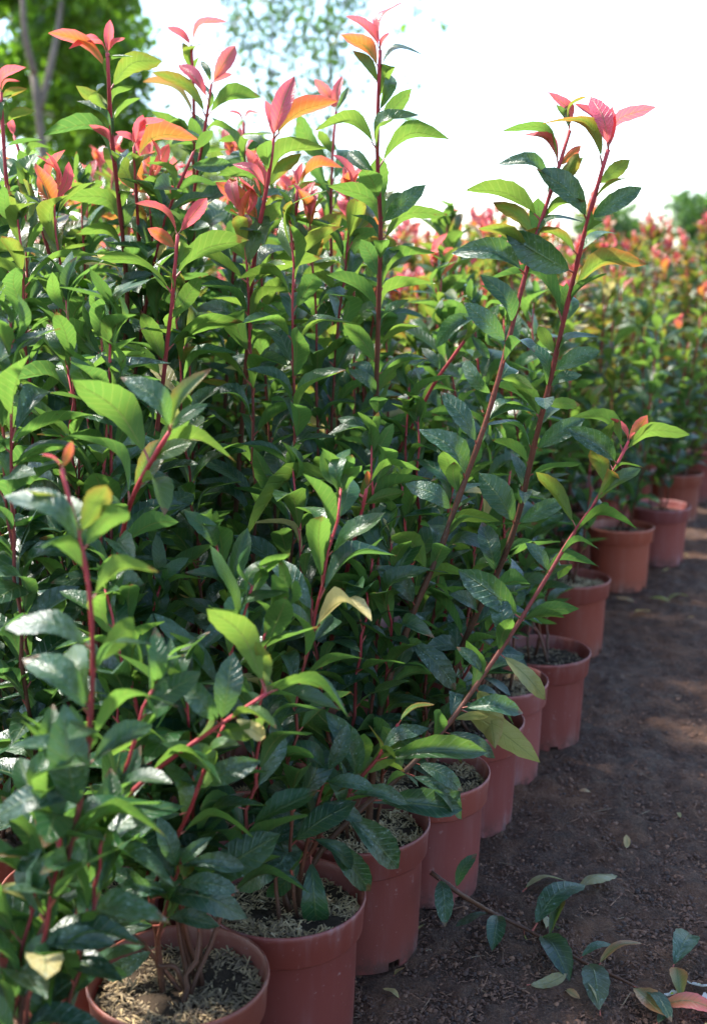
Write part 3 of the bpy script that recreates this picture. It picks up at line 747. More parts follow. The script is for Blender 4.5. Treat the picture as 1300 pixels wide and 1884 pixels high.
 ('fore', 92, 1690, -20, 1632, 'q', 'u', 1.0), ('fore', 60, 1750, 0, 1700, 'd', 'u', 1.0), ('fore', 40, 1795, 108, 1712, 'g', 'c', 1.0), ('fore', 65, 1745, 215, 1738, 's', 'c', 1.0), ('fore', 130, 1560, 60, 1640, 's', 'c', 1.0),
 ('diag', 430, 1318, 488, 1358, 'y', 'c', 1.3), ('diag', 490, 1278, 642, 1322, 'g', 'u', .9), ('diag', 490, 1276, 594, 1268, 'g', 'u', 1.0), ('diag', 400, 1338, 430, 1200, 's', 'c', 1.2),
 ('diag', 480, 1282, 380, 1120, 'g', 'b', .9), ('diag', 270, 1430, 406, 1442, 'g', 'u', .9), ('diag', 488, 1278, 470, 1180, 'v', 'u', .7), ('diag', 230, 1465, 260, 1370, 'd', 'c', 1.0), ('diag', 160, 1535, 60, 1500, 's', 'c', 1.0),
 ('diag', 330, 1390, 200, 1395, 'g', 'u', 1.0), ('diag', 410, 1330, 330, 1240, 's', 'c', 1.1),
 ('fork', 325, 1545, 465, 1542, 'g', 'u', .8), ('fork', 300, 1600, 372, 1562, 's', 'c', 1.0), ('fork', 350, 1490, 230, 1560, 's', 'c', 1.0), ('fork', 285, 1640, 400, 1640, 'd', 'u', .8), ('fork', 370, 1440, 480, 1400, 's', 'c', 1.1),
 ('twig', 732, 1335, 798, 1296, 'v', 'u', 1.2), ('twig', 690, 1405, 898, 1385, 'g', 'c', .7), ('twig', 655, 1440, 598, 1308, 's', 'c', 1.0), ('twig', 700, 1390, 790, 1340, 's', 'c', 1.0), ('twig', 660, 1435, 670, 1350, 'g', 'b', 1.0),
 ('twig', 620, 1488, 732, 1598, 's', 'c', 1.1), ('twig', 640, 1460, 750, 1480, 's', 'c', .9), ('twig', 590, 1530, 680, 1640, 'd', 'c', 1.0), ('twig', 600, 1515, 500, 1440, 's', 'c', 1.2), ('twig', 580, 1550, 488, 1520, 's', 'c', 1.1),
 ('twig', 572, 1575, 585, 1722, 'd', 'c', 1.0), ('twig', 575, 1570, 420, 1570, 's', 'c', 1.0), ('fork', 280, 1650, 455, 1690, 'd', 'd', .8), ('fork', 276, 1655, 190, 1600, 's', 'c', 1.0),
 ('eight', 296, 745, 250, 700, 'g', 'b', 1.0), ('thirtb', 118, 565, 145, 640, 'n', 'c', .7), ('abush', 318, 1630, 440, 1640, 's', 'c', 1.0), ('abush', 315, 1640, 200, 1650, 's', 'c', 1.1), ('abush', 330, 1595, 390, 1540, 's', 'c', 1.0), ('abush', 322, 1620, 240, 1556, 'd', 'c', 1.0), ('abush', 300, 1690, 405, 1705, 'd', 'c', 1.0),
 ('abush', 298, 1700, 165, 1725, 's', 'c', 1.0), ('abush', 334, 1585, 452, 1598, 's', 'c', 1.0), ('abush', 290, 1745, 190, 1800, 's', 'c', .9), ('abush', 292, 1730, 395, 1600, 'd', 'b', .9), ('abush', 330, 1600, 290, 1500, 's', 'c', 1.0),
 ('bbush', 590, 1455, 482, 1470, 's', 'c', 1.1), ('bbush', 595, 1445, 690, 1452, 's', 'c', 1.0), ('bbush', 572, 1530, 470, 1560, 's', 'c', 1.0), ('bbush', 570, 1540, 650, 1600, 'd', 'c', 1.0), ('bbush', 580, 1500, 455, 1535, 's', 'c', 1.1),
 ('bbush', 585, 1480, 668, 1510, 's', 'c', 1.1), ('bbush', 600, 1425, 520, 1370, 'd', 'c', 1.1), ('bbush', 601, 1420, 640, 1330, 's', 'c', 1.0), ('bbush', 562, 1570, 440, 1640, 's', 'c', 1.0), ('bbush', 560, 1580, 490, 1650, 'd', 'c', .9),
 ('nine2', 885, 582, 800, 640, 's', 'c', 1.0), ('nine2', 860, 620, 900, 660, 'd', 'c', 1.0), ('nine2', 812, 690, 775, 640, 's', 'c', 1.0), ('nine2', 770, 765, 840, 720, 'g', 'u', 1.0), ('nine2', 888, 578, 930, 560, 'g', 'u', 1.0),
 ('far1', 617, 205, 578, 145, 'r', 'b', .9), ('far1', 618, 205, 630, 140, 'r', 'c', .9), ('far1', 618, 200, 642, 160, 't', 'c', .8), ('far1', 612, 290, 585, 240, 'g', 'u', 1.0),
 ('far2', 448, 228, 420, 205, 'r', 'u', .9), ('far2', 448, 228, 478, 208, 'r', 'u', .8), ('far2', 450, 280, 400, 260, 'g', 'u', 1.0), ('far2', 449, 290, 500, 260, 's', 'c', 1.0),
]
CODE = {'r': (0.95, 0, 0), 'p': (1.0, 0.0, 0.15), 'o': (0.72, 0, 0), 'v': (0.44, 0, 0.05), 'g': (0.30, 0, 0.12), 'd': (0.08, 0, 0.25), 's': (0.12, 0, 0.70),
        'y': (0.45, 0.95, 0), 'q': (0.38, 0.35, 0), 'n': (0.75, 0.5, 0), 'b': (0.6, 0.25, 0), 't': (0.10, 0.05, 0.7)}
plants = {}
n_group = {}
LBL = {
 'A': 'potted shrub with chip mulch toned darker for shade in a wide open rim, first of the path row',
 'B': 'potted shrub with golden chip mulch, second pot of the row along the path',
 'C': 'potted shrub with pale straw-like mulch and notched foot, third pot of the path row',
 'D': 'pot with tall leaning crimson stem, fallen branch propped against its side',
 'E': 'pot half hidden behind hanging pale leaves, fifth in the row along the path',
 'F': 'dusty pinkish pot with pale mulch tucked between two darker path-side pots',
 'G': 'potted shrub with low dark bare compost inside a wide rim beside the path',
 'H': 'potted shrub with whitish mulch standing behind the pot of bare compost',
 'I': 'brighter orange-brown pot of shrub beside pale fallen leaves on the path',
 'J': 'tapering dull pink pot just past the bright orange pot',
 'K': 'blurred pink pot past the tapering one, farther along the path edge',
 'L': 'distant orange pot with dark shrub where the path row leaves the picture',
 'Z': 'shrub of large bluish leaves with upright slim red stem rising before the first pot',
 'Z2': 'shrub with long slanting red stem ending in a pale yellow leaf',
 'D2': 'shrub with the tallest straight stem, pink-red shoot against white sky',
 'D3': 'shrub whose thick pink stem ends in orange and red leaves left of the tallest stem',
 'D4': 'shrub with three red-topped stems rising in front of the dense green tree',
 'E4': 'shrub with twin stems topped by pink and purple young leaves',
 'C4': 'shrub with two crimson stems standing before the pale forked tree trunk',
 'B2': 'shrub with stout red stem and big arching leaves in front of the block',
 'C2': 'shrub with shorter stem ending in a pair of long arching leaves',
 'C3': 'shrub with stem topped by two orange-red curved leaves below the twin stems',
 'E3': 'shrub with orange and red shoot beside the thick pink stem',
 'E2': 'shrub with slim stem and faint red shoot just behind the tallest stem',
}
POT_TINT = {'I': (1.45, 1.4, 1.2), 'F': (1.25, 1.45, 1.75), 'D': (1.2, 1.25, 1.4), 'B': (.85, .8, .9), 'C': (.85, .85, .95), 'G': (1.05, 1.0, 1.05), 'H': (1.2, 1.15, 1.1), 'J': (1.15, 1.2, 1.45), 'L': (1.7, 1.5, 1.0)}
GRP = 'red-tipped shrubs in terracotta pots packed in a block'
def make_plant(key, near, mulch=None):
    p = pos[key]
    root = empty('potted_shrub', (p[0], p[1], 0))
    gk = LBL.get(key)
    if gk is None:
        y = p[1]
        gk = ('red-tipped evergreen shrub in a pot packed inside the near part of the block' if y < 3.0 else
              'softly blurred red-tipped shrub standing in the middle of the block' if y < 5.0 else
              'far blurred red-tipped shrub at the back of the block')
    tag(root, gk, 'shrub', GRP)
    pot = obj('pot', ME_POT, root); pot.rotation_euler.z = random.uniform(0, 6.28)
    rim = obj('rim', ME_RIM, pot)
    k_ = random.uniform(0.86, 1.14)
    tint = POT_TINT.get(key, (k_, k_ * random.uniform(0.92, 1.10), k_ * random.uniform(0.9, 1.2)))
    pot.color = rim.color = (*tint, 1.0)
    pot.rotation_euler.x = random.uniform(-.012, .012); pot.rotation_euler.y = random.uniform(-.012, .012)
    c = obj('compost', random.choice(ME_COMPOST), root); c.rotation_euler.z = random.uniform(0, 6.28)
    c['kind'] = 'stuff'
    if mulch is not None:
        mu = obj('mulch', mulch, root); mu['kind'] = 'stuff'; mu.rotation_euler.z = random.uniform(0, 6.28)
    plants[key] = root
    return root

MULCH = {'A': ME_MULCH[1], 'B': ME_MULCH[0], 'C': ME_MULCH[2], 'D': ME_MULCH[0], 'E': ME_MULCH_THIN, 'F': ME_MULCH[2], 'G': ME_MULCH_THIN, 'H': ME_MULCH[2], 'I': ME_MULCH_THIN,  # A gets darker chips: the shade over its mulch is put into their tone
         'A2': ME_MULCH[0], 'B2': ME_MULCH[0], 'C2': ME_MULCH[0], 'D2': ME_MULCH[1]}

def random_stem(p, h, lean=0.09, n=16, aim=None):
    a = random.uniform(0, 6.28)
    b = np.array([random.uniform(-.03, .03), random.uniform(-.03, .03), COMPOST_Z - 0.01])
    rr = random.uniform(0.02, lean)
    t = np.array([b[0] + rr * math.cos(a), b[1] + rr * math.sin(a), h])
    if aim is not None: t = np.asarray(aim, float)
    q = np.linspace(0, 1, n)[:, None]
    bend = np.array([math.cos(a), math.sin(a), 0]) * random.uniform(-0.015, 0.05)
    P = b * (1 - q) + t * q + bend * np.sin(np.pi * q ** 0.8)
    k = rng.normal(size=(n, 3)) * 0.0025; k[:, 2] = 0; k[0] = 0
    return P + k

near_keys = [k for k in pos if pos[k][1] < 3.0 or k in ('H', 'I', 'J')]
far_keys = [k for k in pos if k not in near_keys]
by_pot = {}
for s, d in STEMS.items(): by_pot.setdefault(d[0], []).append(s)

def sky_cap(p):
    """height limit so random tops stay below the photograph's skyline at that bearing."""
    u, _ = project(np.array([p[0], p[1], 1.0]))
    vt = float(np.interp(u, [0, 150, 300, 450, 600, 700, 780, 880, 1000, 1100, 1300], [330, 340, 330, 330, 340, 370, 410, 420, 420, 430, 430]))
    return at_depth(u, vt, p[1])[2]

hero = {}
for key in near_keys:
    p = pos[key]
    root = make_plant(key, True, MULCH.get(key))
    loc = np.array([p[0], p[1], 0.0])
    for s in by_pot.get(key, []):
        pk, Yt, px, rt, rb = STEMS[s]
        vs = np.array([b for a, b in px], float)
        v_base = project(np.array([p[0], p[1], COMPOST_Z]))[1]
        fr = np.clip((vs - vs[0]) / max(60.0, v_base - vs[0]), 0, 1)
        pts = [at_depth(u, v, Yt + (p[1] - Yt) * f) for (u, v), f in zip(px, fr)]
        base = np.array([p[0] + random.uniform(-.02, .02), p[1] + random.uniform(-.02, .02), COMPOST_Z - 0.012])
        pts = pts + [pts[-1] * 0.45 + base * 0.55 + np.array([0, 0, 0.03]), base]
        P = resample(np.array(pts[::-1]), 44)
        me = stem_mesh(P - loc, rb, rt, 8)
        so = obj('stem', me, root)
        hero[s] = (so, P, loc)
        # ordinary leaves below the part that was read off leaf by leaf
        mine = [h for h in HL if h[0] == s]
        vlow = max([h[2] for h in mine] + [vs[0]])
        S = np.concatenate([[0], np.cumsum(np.linalg.norm(np.diff(P, axis=0), axis=1))])
        vv = project(P)[1]
        i0 = int(np.argmin(np.abs(vv - vlow)))
        from_s = S[-1] - S[i0] + 0.015
        for (b, t, hint, w, c) in stem_leaves(P, 0.022, False, 0.08, 0.115, from_s=from_s, z_floor=0.27, thin=0.95):
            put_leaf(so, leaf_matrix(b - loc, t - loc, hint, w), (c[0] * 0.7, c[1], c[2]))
        # a few small leaves in between, turned away from or towards the camera
        for (b, t, hint, w, c) in stem_leaves(P[i0:], 0.032, True, 0.06, 0.088, from_s=0.05, thin=0.75):
            put_leaf(so, leaf_matrix(b - loc, t - loc, hint, w), c)
    # filler shoots
    nh = len(by_pot.get(key, []))
    cap = sky_cap(p)
    edge = key in EDGE or key in ('Z', 'Z2')
    if p[1] > 2.9: cap = min(cap, 0.86)
    n_st = (3 if edge else 4) if nh else (4 if edge else 5)
    low = p[1] < 1.8 and not edge
    if low: n_st += 3
    if key in ('A', 'B', 'C', 'D', 'E', 'F'): n_st += 3
    if key in ('Z', 'Z2'): n_st = 7
    if key in ('A', 'A2', 'Z3'): n_st += 3
    for i in range(n_st):
        red = False
        if key in ('Z', 'Z2'): h = random.uniform(0.30, 0.64)
        elif edge and p[1] < 2.6: h = random.uniform(0.28, 0.45) if i < 2 else random.uniform(0.50, 0.62 + 0.32 * min(1, max(0, (p[1] - 1.2) / 0.5)))
        elif p[1] < 1.75: h = random.uniform(0.30, 0.5) if i < 3 else random.uniform(0.6, 1.0)
        else:
            u_ = project(np.array([p[0], p[1], 1.0]))[0]
            if i < 2 and u_ < 690 and p[1] < 2.9: h = at_depth(float(u_), random.uniform(285, 420), p[1])[2]
            else: h = min(cap, random.uniform(0.82, 1.16)) if i < 3 else random.uniform(0.45, 0.85)
            red = i < 3 and h > 1.0 and random.random() < 0.6
        aim = None
        if (edge and p[1] < 2.9) or low:      # side shoots spread sideways and away from the light gap of the pot's front
            aa = random.uniform(0.25, math.pi - 0.1); rr_ = random.uniform(0.03, 0.13)
            aim = (rr_ * math.cos(aa), rr_ * math.sin(aa) - (0.03 if low else 0.0), h)
        if key in ('Z', 'Z2'): aim = (random.uniform(-.06, .15), random.uniform(0.0, .16), h)
        P = random_stem(p, h, 0.11, aim=aim)
        me = stem_mesh(P, random.uniform(.0026, .0040), .0016, 6)
        so = obj('stem', me, root)
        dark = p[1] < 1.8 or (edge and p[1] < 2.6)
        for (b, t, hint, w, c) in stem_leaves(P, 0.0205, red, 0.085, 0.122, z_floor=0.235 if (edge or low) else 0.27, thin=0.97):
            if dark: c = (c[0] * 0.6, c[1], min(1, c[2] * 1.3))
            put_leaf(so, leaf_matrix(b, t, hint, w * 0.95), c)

# the traced leaves
cam_v = np.array([0, 0, CAM_H])
for (s, bu, bv, tu, tv, code, face, w) in HL:
    so, P, loc = hero[s]
    u, v = project(P)
    i = int(np.argmin((u - bu) ** 2 + (v - bv) ** 2))
    B = P[i]
    scale_px = F_PX / (B[1] * CP - (B[2] - CAM_H) * SP)
    Lpx = math.hypot(tu - bu, tv - bv)
    L = Lpx / scale_px
    dy = random.uniform(-0.38, 0.38) * L
    if face in 'cb': dy *= 0.6
    T = at_depth(tu, tv, B[1] + dy)
    toc = unit(cam_v - B)
    hint = np.array([0, 0, 1.0])
    ax = rng.normal(size=3) * 0.18
    if face == 'u': hint = np.array([0, 0, 1.0]) - 0.55 * toc + ax
    elif face == 'd': hint = np.array([0, 0, 1.0]) + 0.75 * toc + ax
    elif face == 'c': hint = toc + np.array([0, 0, 0.45]) + ax
    elif face == 'b': hint = -toc + np.array([0, 0, 0.35]) + ax
    c = CODE[code]
    c = (min(1, max(0, c[0] + random.uniform(-.05, .05))), c[1], min(1, max(0, c[2] + random.uniform(-.1, .15))))
    var = random.choice([3, 4, 6, 7, 8, 9, 10] if face in 'ud' else [3, 4, 5, 6, 7, 8])
    put_leaf(so, leaf_matrix(B - loc, T - loc, hint, w * (0.92 if face in 'cb' else 1.1)), c, var)

# ------------------------------------------------------------------ plants farther back: shared meshes, leaves joined
def far_variant(seed, h):
    random.seed(seed)
    stems, Vs, Fs, UVs, Cs = [], [], [], [], []
    off = 0
    for i in range(6):
        hh = h * (1.0 if i == 0 else random.uniform(0.72, 0.98))
        P = random_stem(None, hh, 0.11)
        stems.append(stem_mesh(P, .0052, .0024, 5))
        red = hh > 0.92 and random.random() < 0.75
        for (b, t, hint, w, c) in stem_leaves(P, 0.024, red, 0.075, 0.115, z_floor=0.25):
            lv, lf, lu = FAR_LEAVES[random.randrange(12)]
            Mx = leaf_matrix(b, t, hint, w)
            Vs.append(lv @ Mx[:3, :3].T + Mx[:3, 3]); Fs.append(lf + off); UVs.append(lu); off += len(lv)
            Cs.append(np.tile([min(1, c[0] + (0.22 if c[0] < .30 else 0.05)), c[1], c[2], 1.0], (len(lv), 1)))  # youth raised so the colour stands in for brighter light on far shrubs
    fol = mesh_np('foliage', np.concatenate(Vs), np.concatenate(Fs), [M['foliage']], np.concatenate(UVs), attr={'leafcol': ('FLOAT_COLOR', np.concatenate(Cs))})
    return stems, fol
VAR_H = [1.02, 1.08, 1.14, 1.20, 1.10, 1.16, 1.05, 1.24]
VARS = [far_variant(100 + i, h) for i, h in enumerate(VAR_H)]
random.seed(11)
for key in far_keys:
    p = pos[key]
    root = make_plant(key, False, MULCH.get(key))
    cap = sky_cap(p)
    if key in EDGE: i = random.choice([0, 6, 1])
    else:
        ok = [j for j in range(len(VARS)) if VAR_H[j] <= cap + 0.06] or [0]
        i = random.choice(ok)
    stems, fol = VARS[i]
    a = random.uniform(0, 6.28)
    sc_z = random.uniform(0.94, 1.04) * (0.8 if key in EDGE else 1.0)
    for st in stems:
        o = obj('stem', st, root); o.rotation_euler.z = a; o.scale.z = sc_z
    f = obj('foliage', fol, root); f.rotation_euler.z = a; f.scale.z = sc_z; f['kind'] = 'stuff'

# ------------------------------------------------------------------ trees behind the field
def leaf_cloud(centers, radii, n, size, mat, seed, name='crown', squash=1.0, droop=0.0):
    r = np.random.default_rng(seed)
    centers = np.asarray(centers, float); radii = np.asarray(radii, float)
    pr = radii ** 2; pr = pr / pr.sum()
    ci = r.choice(len(centers), n, p=pr)
    d = r.normal(size=(n, 3)); d /= np.linalg.norm(d, axis=1)[:, None]
    rad = r.uniform(0, 1, n) ** 0.45
    C = centers[ci] + d * (radii[ci] * rad)[:, None] * np.array([1, 1, squash])
    a = r.normal(size=(n, 3)); a[:, 2] -= droop; a /= np.linalg.norm(a, axis=1)[:, None]
    b = np.cross(a, r.normal(size=(n, 3))); b /= np.linalg.norm(b, axis=1)[:, None]
    c = np.cross(a, b)
    L = size * r.uniform(0.6, 1.3, n)
    k = np.array([(0, 0, 0), (.5, -.28, .06), (1, 0, -.05), (.5, .28, .06)])
    V = C[:, None] + (k[None, :, 0, None] * a[:, None] + k[None, :, 1, None] * b[:, None] + k[None, :, 2, None] * c[:, None]) * L[:, None, None]
    Fq = np.arange(4 * n).reshape(n, 4)
    return mesh_np(name, V.reshape(-1, 3), Fq, [mat], smooth=True)
def limb_mesh(paths, name='trunk'):
    V, Fs = [], []; off = 0
    for P, r0, r1 in paths:
        P = resample(P, 12)
        v, f = tube(P, np.linspace(r0, r1, 12), 8)
        V.append(v); Fs += [tuple(i + off for i in q) for q in f]; off += len(v)
    return mesh_np(name, np.concatenate(V), Fs, [M['treebark']])
def tree(name, Y, trunk_px, limbs_px, crown_px, n, size, mat, label, rad=(.05, .02), seed=0, squash=1.0, droop=0.0, group=None):
    """trunk from the ground up; crown_px: (u, v, dy, radius)"""
    P0 = [at_depth(u, v, Y) for u, v in trunk_px]
    foot = np.array([P0[0][0], Y, -0.02])
    root = empty(name, tuple(foot))
    tag(root, label, 'tree', group)
    tr = [(np.array([foot] + P0) - foot, rad[0], rad[1])]
    obj('trunk', limb_mesh(tr), root)
    lm = [(np.array([at_depth(u, v, Y + dy) for u, v, dy in L]) - foot, r0, r1) for L, r0, r1 in limbs_px]
    if lm: obj('limb', limb_mesh(lm, 'limb'), root)
    cs = [at_depth(u, v, Y + dy) - foot for u, v, dy, r in crown_px]
    obj('crown', leaf_cloud(cs, [c[3] for c in crown_px], n, size, mat, seed, squash=squash, droop=droop), root)
    return root
def blob(u0, u1, v0, v1, n, dys, r0, r1, seed):
    r = np.random.default_rng(seed)
    return [(r.uniform(u0, u1), r.uniform(v0, v1), r.uniform(-dys, dys), r.uniform(r0, r1)) for _ in range(n)]
tree('broadleaf_tree', 10.0, [(92, 420), (82, 300), (72, 200), (62, 130)], [([(72, 205, 0), (95, 120, .1), (110, 40, .3), (120, -60, .5)], .032, .02), ([(64, 140, 0), (45, 60, -.1), (40, -60, 0)], .030, .018)],
     [(u, v, dy + 1.3, r) for u, v, dy, r in blob(-80, 205, -330, 90, 30, 0.9, .22, .42, 3) + blob(-90, 50, 60, 230, 7, .6, .15, .3, 4) + blob(110, 215, 60, 200, 9, .6, .15, .28, 5)], 9500, 0.12, M['tree_a'],
     'leafy green tree with pale forked trunk behind the shrubs', (.040, .032), 1)
tree('dark_tree', 14.0, [(215, 420), (212, 250), (205, 120)], [([(210, 180, 0), (180, 60, .2), (170, -60, .3)], .05, .02)],
     blob(60, 250, 60, 330, 22, 1.0, .3, .5, 8) + blob(100, 235, -200, 80, 10, 1.0, .3, .5, 9), 8000, 0.13, M['tree_a'],
     'darker tree standing just behind the forked pale trunk', (.07, .05), 2)
tree('slender_tree', 11.0, [(612, 430), (608, 250), (604, 80), (600, -160)], [([(608, 200, 0), (585, 120, .1), (570, 40, .2)], .012, .004), ([(605, 120, 0), (628, 50, -.1), (636, -20, 0)], .012, .004)],
     blob(565, 645, -160, 60, 20, .4, .2, .34, 12) + blob(550, 640, 40, 340, 24, .4, .16, .30, 13), 1700, 0.066, M['tree_b'],
     'slim sparse tree with tiny dark leaves against the white sky', (.02, .010), 3, droop=0.6)
tree('wispy_tree', 12.0, [(498, 430), (494, 250), (500, 80), (505, -120)], [([(496, 200, 0), (450, 110, .1), (420, 40, .2)], .010, .003), ([(499, 140, 0), (540, 60, -.1), (560, -10, 0)], .010, .003)],
     blob(430, 560, -80, 330, 26, .4, .16, .32, 17) + blob(400, 450, -40, 60, 3, .2, .08, .14, 18), 1700, 0.066, M['tree_b'],
     'wispy young tree with scattered olive leaves left of the slim dark one', (.018, .008), 4, droop=0.6)
tree('thin_sapling', 9.0, [(742, 440), (745, 260), (752, 120), (770, -60)], [([(750, 160, 0), (735, 110, 0), (728, 90, 0)], .006, .002), ([(757, 80, 0), (790, 40, 0), (815, 15, 0)], .006, .002)],
     [(735, 60, 0, .06), (775, 15, 0, .06), (815, 40, 0, .05), (745, 215, 0, .05), (655, 215, 0, .05), (765, 160, .0, .04), (740, 130, 0, .05), (770, -40, 0, .1)], 90, 0.075, M['tree_a'],
     'bare thin sapling with a handful of pale green leaves in the sky', (.008, .003), 5)
tree('round_tree', 26.0, [(1292, 470), (1292, 440), (1292, 410)], [], blob(1258, 1400, 375, 470, 26, 1.2, .35, .6, 21) , 5000, 0.16, M['tree_b'],
     'rounded far tree on the horizon beyond the end of the block', (.16, .10), 6)
tree('low_tree', 34.0, [(1135, 480), (1135, 450), (1135, 430)], [], blob(1085, 1200, 405, 480, 22, 1.2, .4, .7, 25), 4000, 0.2, M['tree_b'],
     'low dark bushy tree far off between shrub tops and sky', (.16, .10), 7)
tree('hedge_tree', 20.0, [(300, 480), (300, 420), (300, 350)], [], blob(190, 420, 270, 470, 30, 1.5, .4, .7, 31), 6000, 0.15, M['tree_c'],
     'broad hazy green tree low behind the red shoots', (.12, .08), 8)

# ------------------------------------------------------------------ path details
def path_xy(r):
    while True:
        u, v = r.uniform(620, 1420), r.uniform(930, 1980)
        q = at_height(u, v, 0.0)
        ex = -.202 + (q[1] - 1.274) * .432
        if q[0] > ex - 0.05 and q[1] < 6: return q[0], q[1]
lit = obj('plant_litter', slivers(17000, path_xy, soil_z, 0.002, 0.011, 0.0010, 0.0035, M['litter'], 'plant_litter', (0.0, 0.66), 0.30, 40))
tag(lit, 'fine brown bits of bark and leaf strewn over the soil path', 'litter', kind='stuff')
lit2 = obj('dry_straw', slivers(330, path_xy, soil_z, 0.012, 0.045, 0.0010, 0.0022, M['litter'], 'dry_straw', (0.45, 0.97), 0.06, 41))
tag(lit2, 'thin dry straw and root fibres lying on the soil path', 'straw', kind='stuff')

def crumbs(n, seed):
    r = np.random.default_rng(seed)
    base = np.array([(-1, -.6, -.4), (.8, -.9, -.4), (1, .7, -.4), (-.7, 1, -.4), (-.6, -.4, .7), (.5, -.5, .8), (.6, .4, .6), (-.4, .6, .9)])
    Fb = np.array([(0, 1, 5, 4), (1, 2, 6, 5), (2, 3, 7, 6), (3, 0, 4, 7), (4, 5, 6, 7)])
    V = np.empty((n, 8, 3)); tn = np.empty((n, 8))
    for i in range(n):
        x, y = path_xy(r)
        sz = 0.0007 + 0.0042 * r.uniform() ** 3.5
        a = r.uniform(0, 6.28); c, q = math.cos(a), math.sin(a)
        v = base * sz * r.uniform(0.7, 1.3, (8, 3))
        v = np.stack([v[:, 0] * c - v[:, 1] * q, v[:, 0] * q + v[:, 1] * c, v[:, 2] * 0.55], 1)
        V[i] = v + np.array([x, y, soil_z(x, y) + sz * 0.1]); tn[i] = r.beta(1.6, 2.2) * 0.72
    Fs = (Fb[None] + 8 * np.arange(n)[:, None, None]).reshape(-1, 4)
    return mesh_np('soil_crumbs', V.reshape(-1, 3), Fs, [M['litter']], smooth=True, attr={'tone': ('FLOAT', tn.ravel())})
cr = obj('soil_crumbs', crumbs(15000, 55))
tag(cr, 'small crumbs and clods of dark earth covering the path', 'soil', kind='stuff')

# fallen branch leaning from the pots onto the soil
b_px = [(792, 1605, 1.62, None), (850, 1648, 1.60, None), (905, 1680, 1.56, .024), (960, 1705, None, .016), (1020, 1740, None, .013), (1080, 1775, None, .012), (1140, 1800, None, .012), (1180, 1822, None, .012)]
pts = [at_depth(u, v, Y) if Y else at_height(u, v, z) for u, v, Y, z in b_px]
pts[2] = at_height(905, 1680, .03)
P = resample(np.array(pts), 30)
root = empty('fallen_branch', (P[-1][0], P[-1][1], 0))
tag(root, 'cut leafy branch lying on the soil, leaning against a pot', 'branch')
loc = np.array([P[-1][0], P[-1][1], 0.0])
me = stem_mesh(P - loc, .0040, .0022, 7); so = obj('stem', me, root)
for (bu, bv, tu, tv, dz, code, face, w) in [
    (845, 1640, 876, 1570, .05, 'd', 'c', .9), (800, 1612, 818, 1705, -.03, 's', 'c', .9), (905, 1680, 838, 1705, -.005, 's', 'u', 1.1), (912, 1684, 905, 1750, -.01, 'd', 'u', 1.0),
    (985, 1705, 1075, 1628, .03, 's', 'c', 1.0), (1005, 1725, 1035, 1645, .02, 'v', 'b', .5), (960, 1705, 962, 1805, -.004, 'q', 'c', .5), (988, 1728, 1048, 1805, -.004, 'd', 'c', 1.0),
    (1095, 1782, 1180, 1735, .02, 'b', 'b', .7), (1085, 1776, 1102, 1858, -.004, 't', 'c', 1.0), (1160, 1812, 1222, 1870, -.002, 'b', 'c', 1.3), (1060, 1762, 1125, 1738, .01, 's', 'c', .8),
    (1180, 1822, 1235, 1880, 0, 'd', 'c', .8)]:
    u, v = project(P); i = int(np.argmin((u - bu) ** 2 + (v - bv) ** 2)); B = P[i]
    z = max(0.012, B[2] + dz)
    T = at_height(tu, tv, z)
    if abs(T[1] - B[1]) > 0.12: T = at_depth(tu, tv, B[1])
    toc = unit(cam_v - B)
    hint = np.array([0, 0, 1.0]) + (toc if face == 'c' else -toc * .4) * 0.3 + rng.normal(size=3) * 0.1
    put_leaf(so, leaf_matrix(B - loc, T - loc, hint, w), CODE[code], random.choice([0, 1, 3, 4]))

def fallen_leaf(u, v, ang, L, color, label, var=None, group=None, lift=0.004):
    q = at_height(u, v, 0.0); z = soil_z(q[0], q[1]) + lift
    o = bpy.data.objects.new('fallen_leaf', LEAVES[var if var is not None else random.choice([0, 1, 3, 12, 13])])
    a = R(ang)
    B = np.array([q[0] - math.cos(a) * L / 2, q[1] - math.sin(a) * L / 2, z]); T = np.array([q[0] + math.cos(a) * L / 2, q[1] + math.sin(a) * L / 2, z + random.uniform(0, .012)])
    o.matrix_basis = Matrix(leaf_matrix(B, T, np.array([random.uniform(-.3, .3), random.uniform(-.3, .3), 1]), 1.0).tolist())
    o.color = (*color, 1); col.objects.link(o)
    tag(o, label, 'leaf', group)
    return o
fallen_leaf(1245, 1108, 20, .085, (.38, .30, 0), 'pale green fallen leaf on the path beside the bright orange pot', 3)
fallen_leaf(1213, 1112, 150, .075, (.35, .35, 0), 'light green fallen leaf overlapping the litter near the bright orange pot', 1)
fallen_leaf(1178, 1133, 10, .06, (.40, .75, 0), 'small yellow fallen leaf in front of the two pale green ones', 0)
fallen_leaf(1150, 1112, 170, .06, (.70, .5, 0), 'orange-brown fallen leaf close to the foot of the orange pot', 0)
fallen_leaf(1000, 1640, 20, .08, (.1, .55, .9), 'greyish dry fallen leaf lying behind the cut branch', 3)
fallen_leaf(1095, 1640, 25, .085, (.1, .55, 1.0), 'long grey withered leaf right of the branch foliage', 13)
fallen_leaf(1015, 1715, 100, .075, (.1, .6, 1.0), 'dull lilac-grey leaf flat beneath the cut branch', 12)
fallen_leaf(1090, 1845, 95, .07, (.2, .65, 1.0), 'curled grey-brown leaf below the cut branch', 4)
fallen_leaf(1250, 1775, 60, .105, (.10, 0, 1.0), 'large green fallen leaf dusted with soil near the white flowers', 4, lift=.018)
fallen_leaf(1247, 1830, 80, .075, (.5, .15, 0), 'upright olive fallen leaf touching the white flowers', 2, lift=.014)
fallen_leaf(1262, 1868, -15, .085, (.80, .1, .1), 'red-orange fallen leaf under the white flowers', 3)
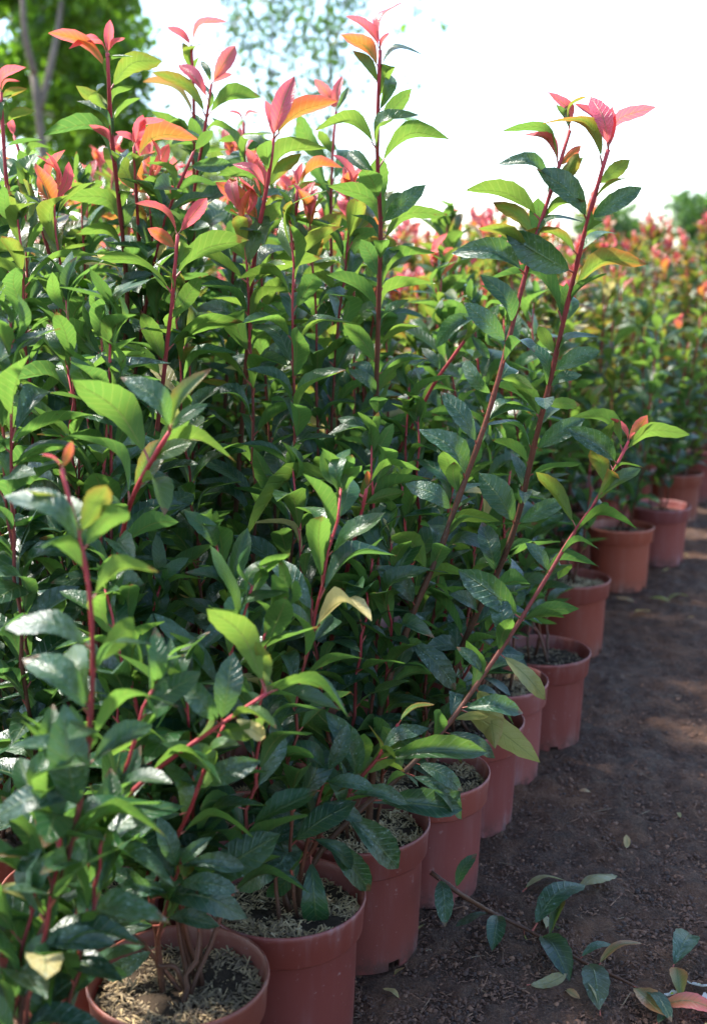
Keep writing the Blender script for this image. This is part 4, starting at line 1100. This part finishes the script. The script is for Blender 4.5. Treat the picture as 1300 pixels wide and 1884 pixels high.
fallen_leaf(1215, 1872, 60, .05, (.15, 0, .2), 'small glossy green leaf at the tip of the cut branch', 1)
fallen_leaf(1005, 1818, 10, .06, (.1, .5, .9), 'small grey crumpled leaf on dark soil below the branch', 12)
LGRP = 'small dry leaves scattered on the path'
rr = np.random.default_rng(77)
for i in range(26):
    x, y = path_xy(rr); u, v = project(np.array([x, y, 0]))
    fallen_leaf(float(u), float(v), rr.uniform(0, 360), rr.uniform(.015, .035), (rr.uniform(.3, .7), rr.uniform(.4, .9), .3), 'tiny dry brown leaf scrap scattered on the soil path', None, LGRP)

# small white flowers in the corner of the path
M['petal'] = simple('petal', (0.62, 0.66, 0.66), 0.6, 0.3, 30.0, 0.15, 0.0, ((0.7, 0.75, 0.7), 0.3))
M['flower_eye'] = simple('flower_eye', (0.34, 0.46, 0.05), 0.6, 0.3, 40.0, 0.3)
def petal_mesh():
    V, Fs = [], []
    n = 5
    for i in range(n + 1):
        t = i / n; w = 0.42 * math.sin(math.pi * min(.97, t ** 0.7)) + 0.02
        for q in (-1, 0, 1): V.append((q * w, 0.12 + t * 0.9, 0.18 * t * t + 0.10 * abs(q)))
    for i in range(n):
        for j in range(2): Fs.append((i * 3 + j, i * 3 + j + 1, i * 3 + j + 4, i * 3 + j + 3))
    return mesh_np('petal', V, Fs, [M['petal']])
ME_PETAL = petal_mesh()
V, Fs = lathe([(0.001, .0), (.16, .02), (.22, .12), (.14, .22), (.001, .26)], 10)
ME_EYE = mesh_np('flower_eye', V, Fs, [M['flower_eye']])
for i, (u, v, s, lb) in enumerate([(1284, 1826, .016, 'white flower with lime centre lying on the path beside the red-orange leaf'), (1235, 1842, .012, 'small whitish fallen flower between soil-dusted leaf and olive leaf'), (1296, 1858, .014, 'white fallen flower half under the lime-centred one')]):
    q = at_height(u, v, 0); z = soil_z(q[0], q[1]) + 0.012
    root = empty('fallen_flower', (q[0], q[1], z)); root.scale = (s, s, s); root.rotation_euler = (R(-30), R(10), i)
    tag(root, lb, 'flower')
    for k in range(5):
        o = obj('petal', ME_PETAL, root); o.rotation_euler.z = 2 * math.pi * k / 5 + random.uniform(-.15, .15)
    obj('flower_eye', ME_EYE, root)
print('leaves', N_LEAF[0], 'plants', len(plants), 'near', len(near_keys))
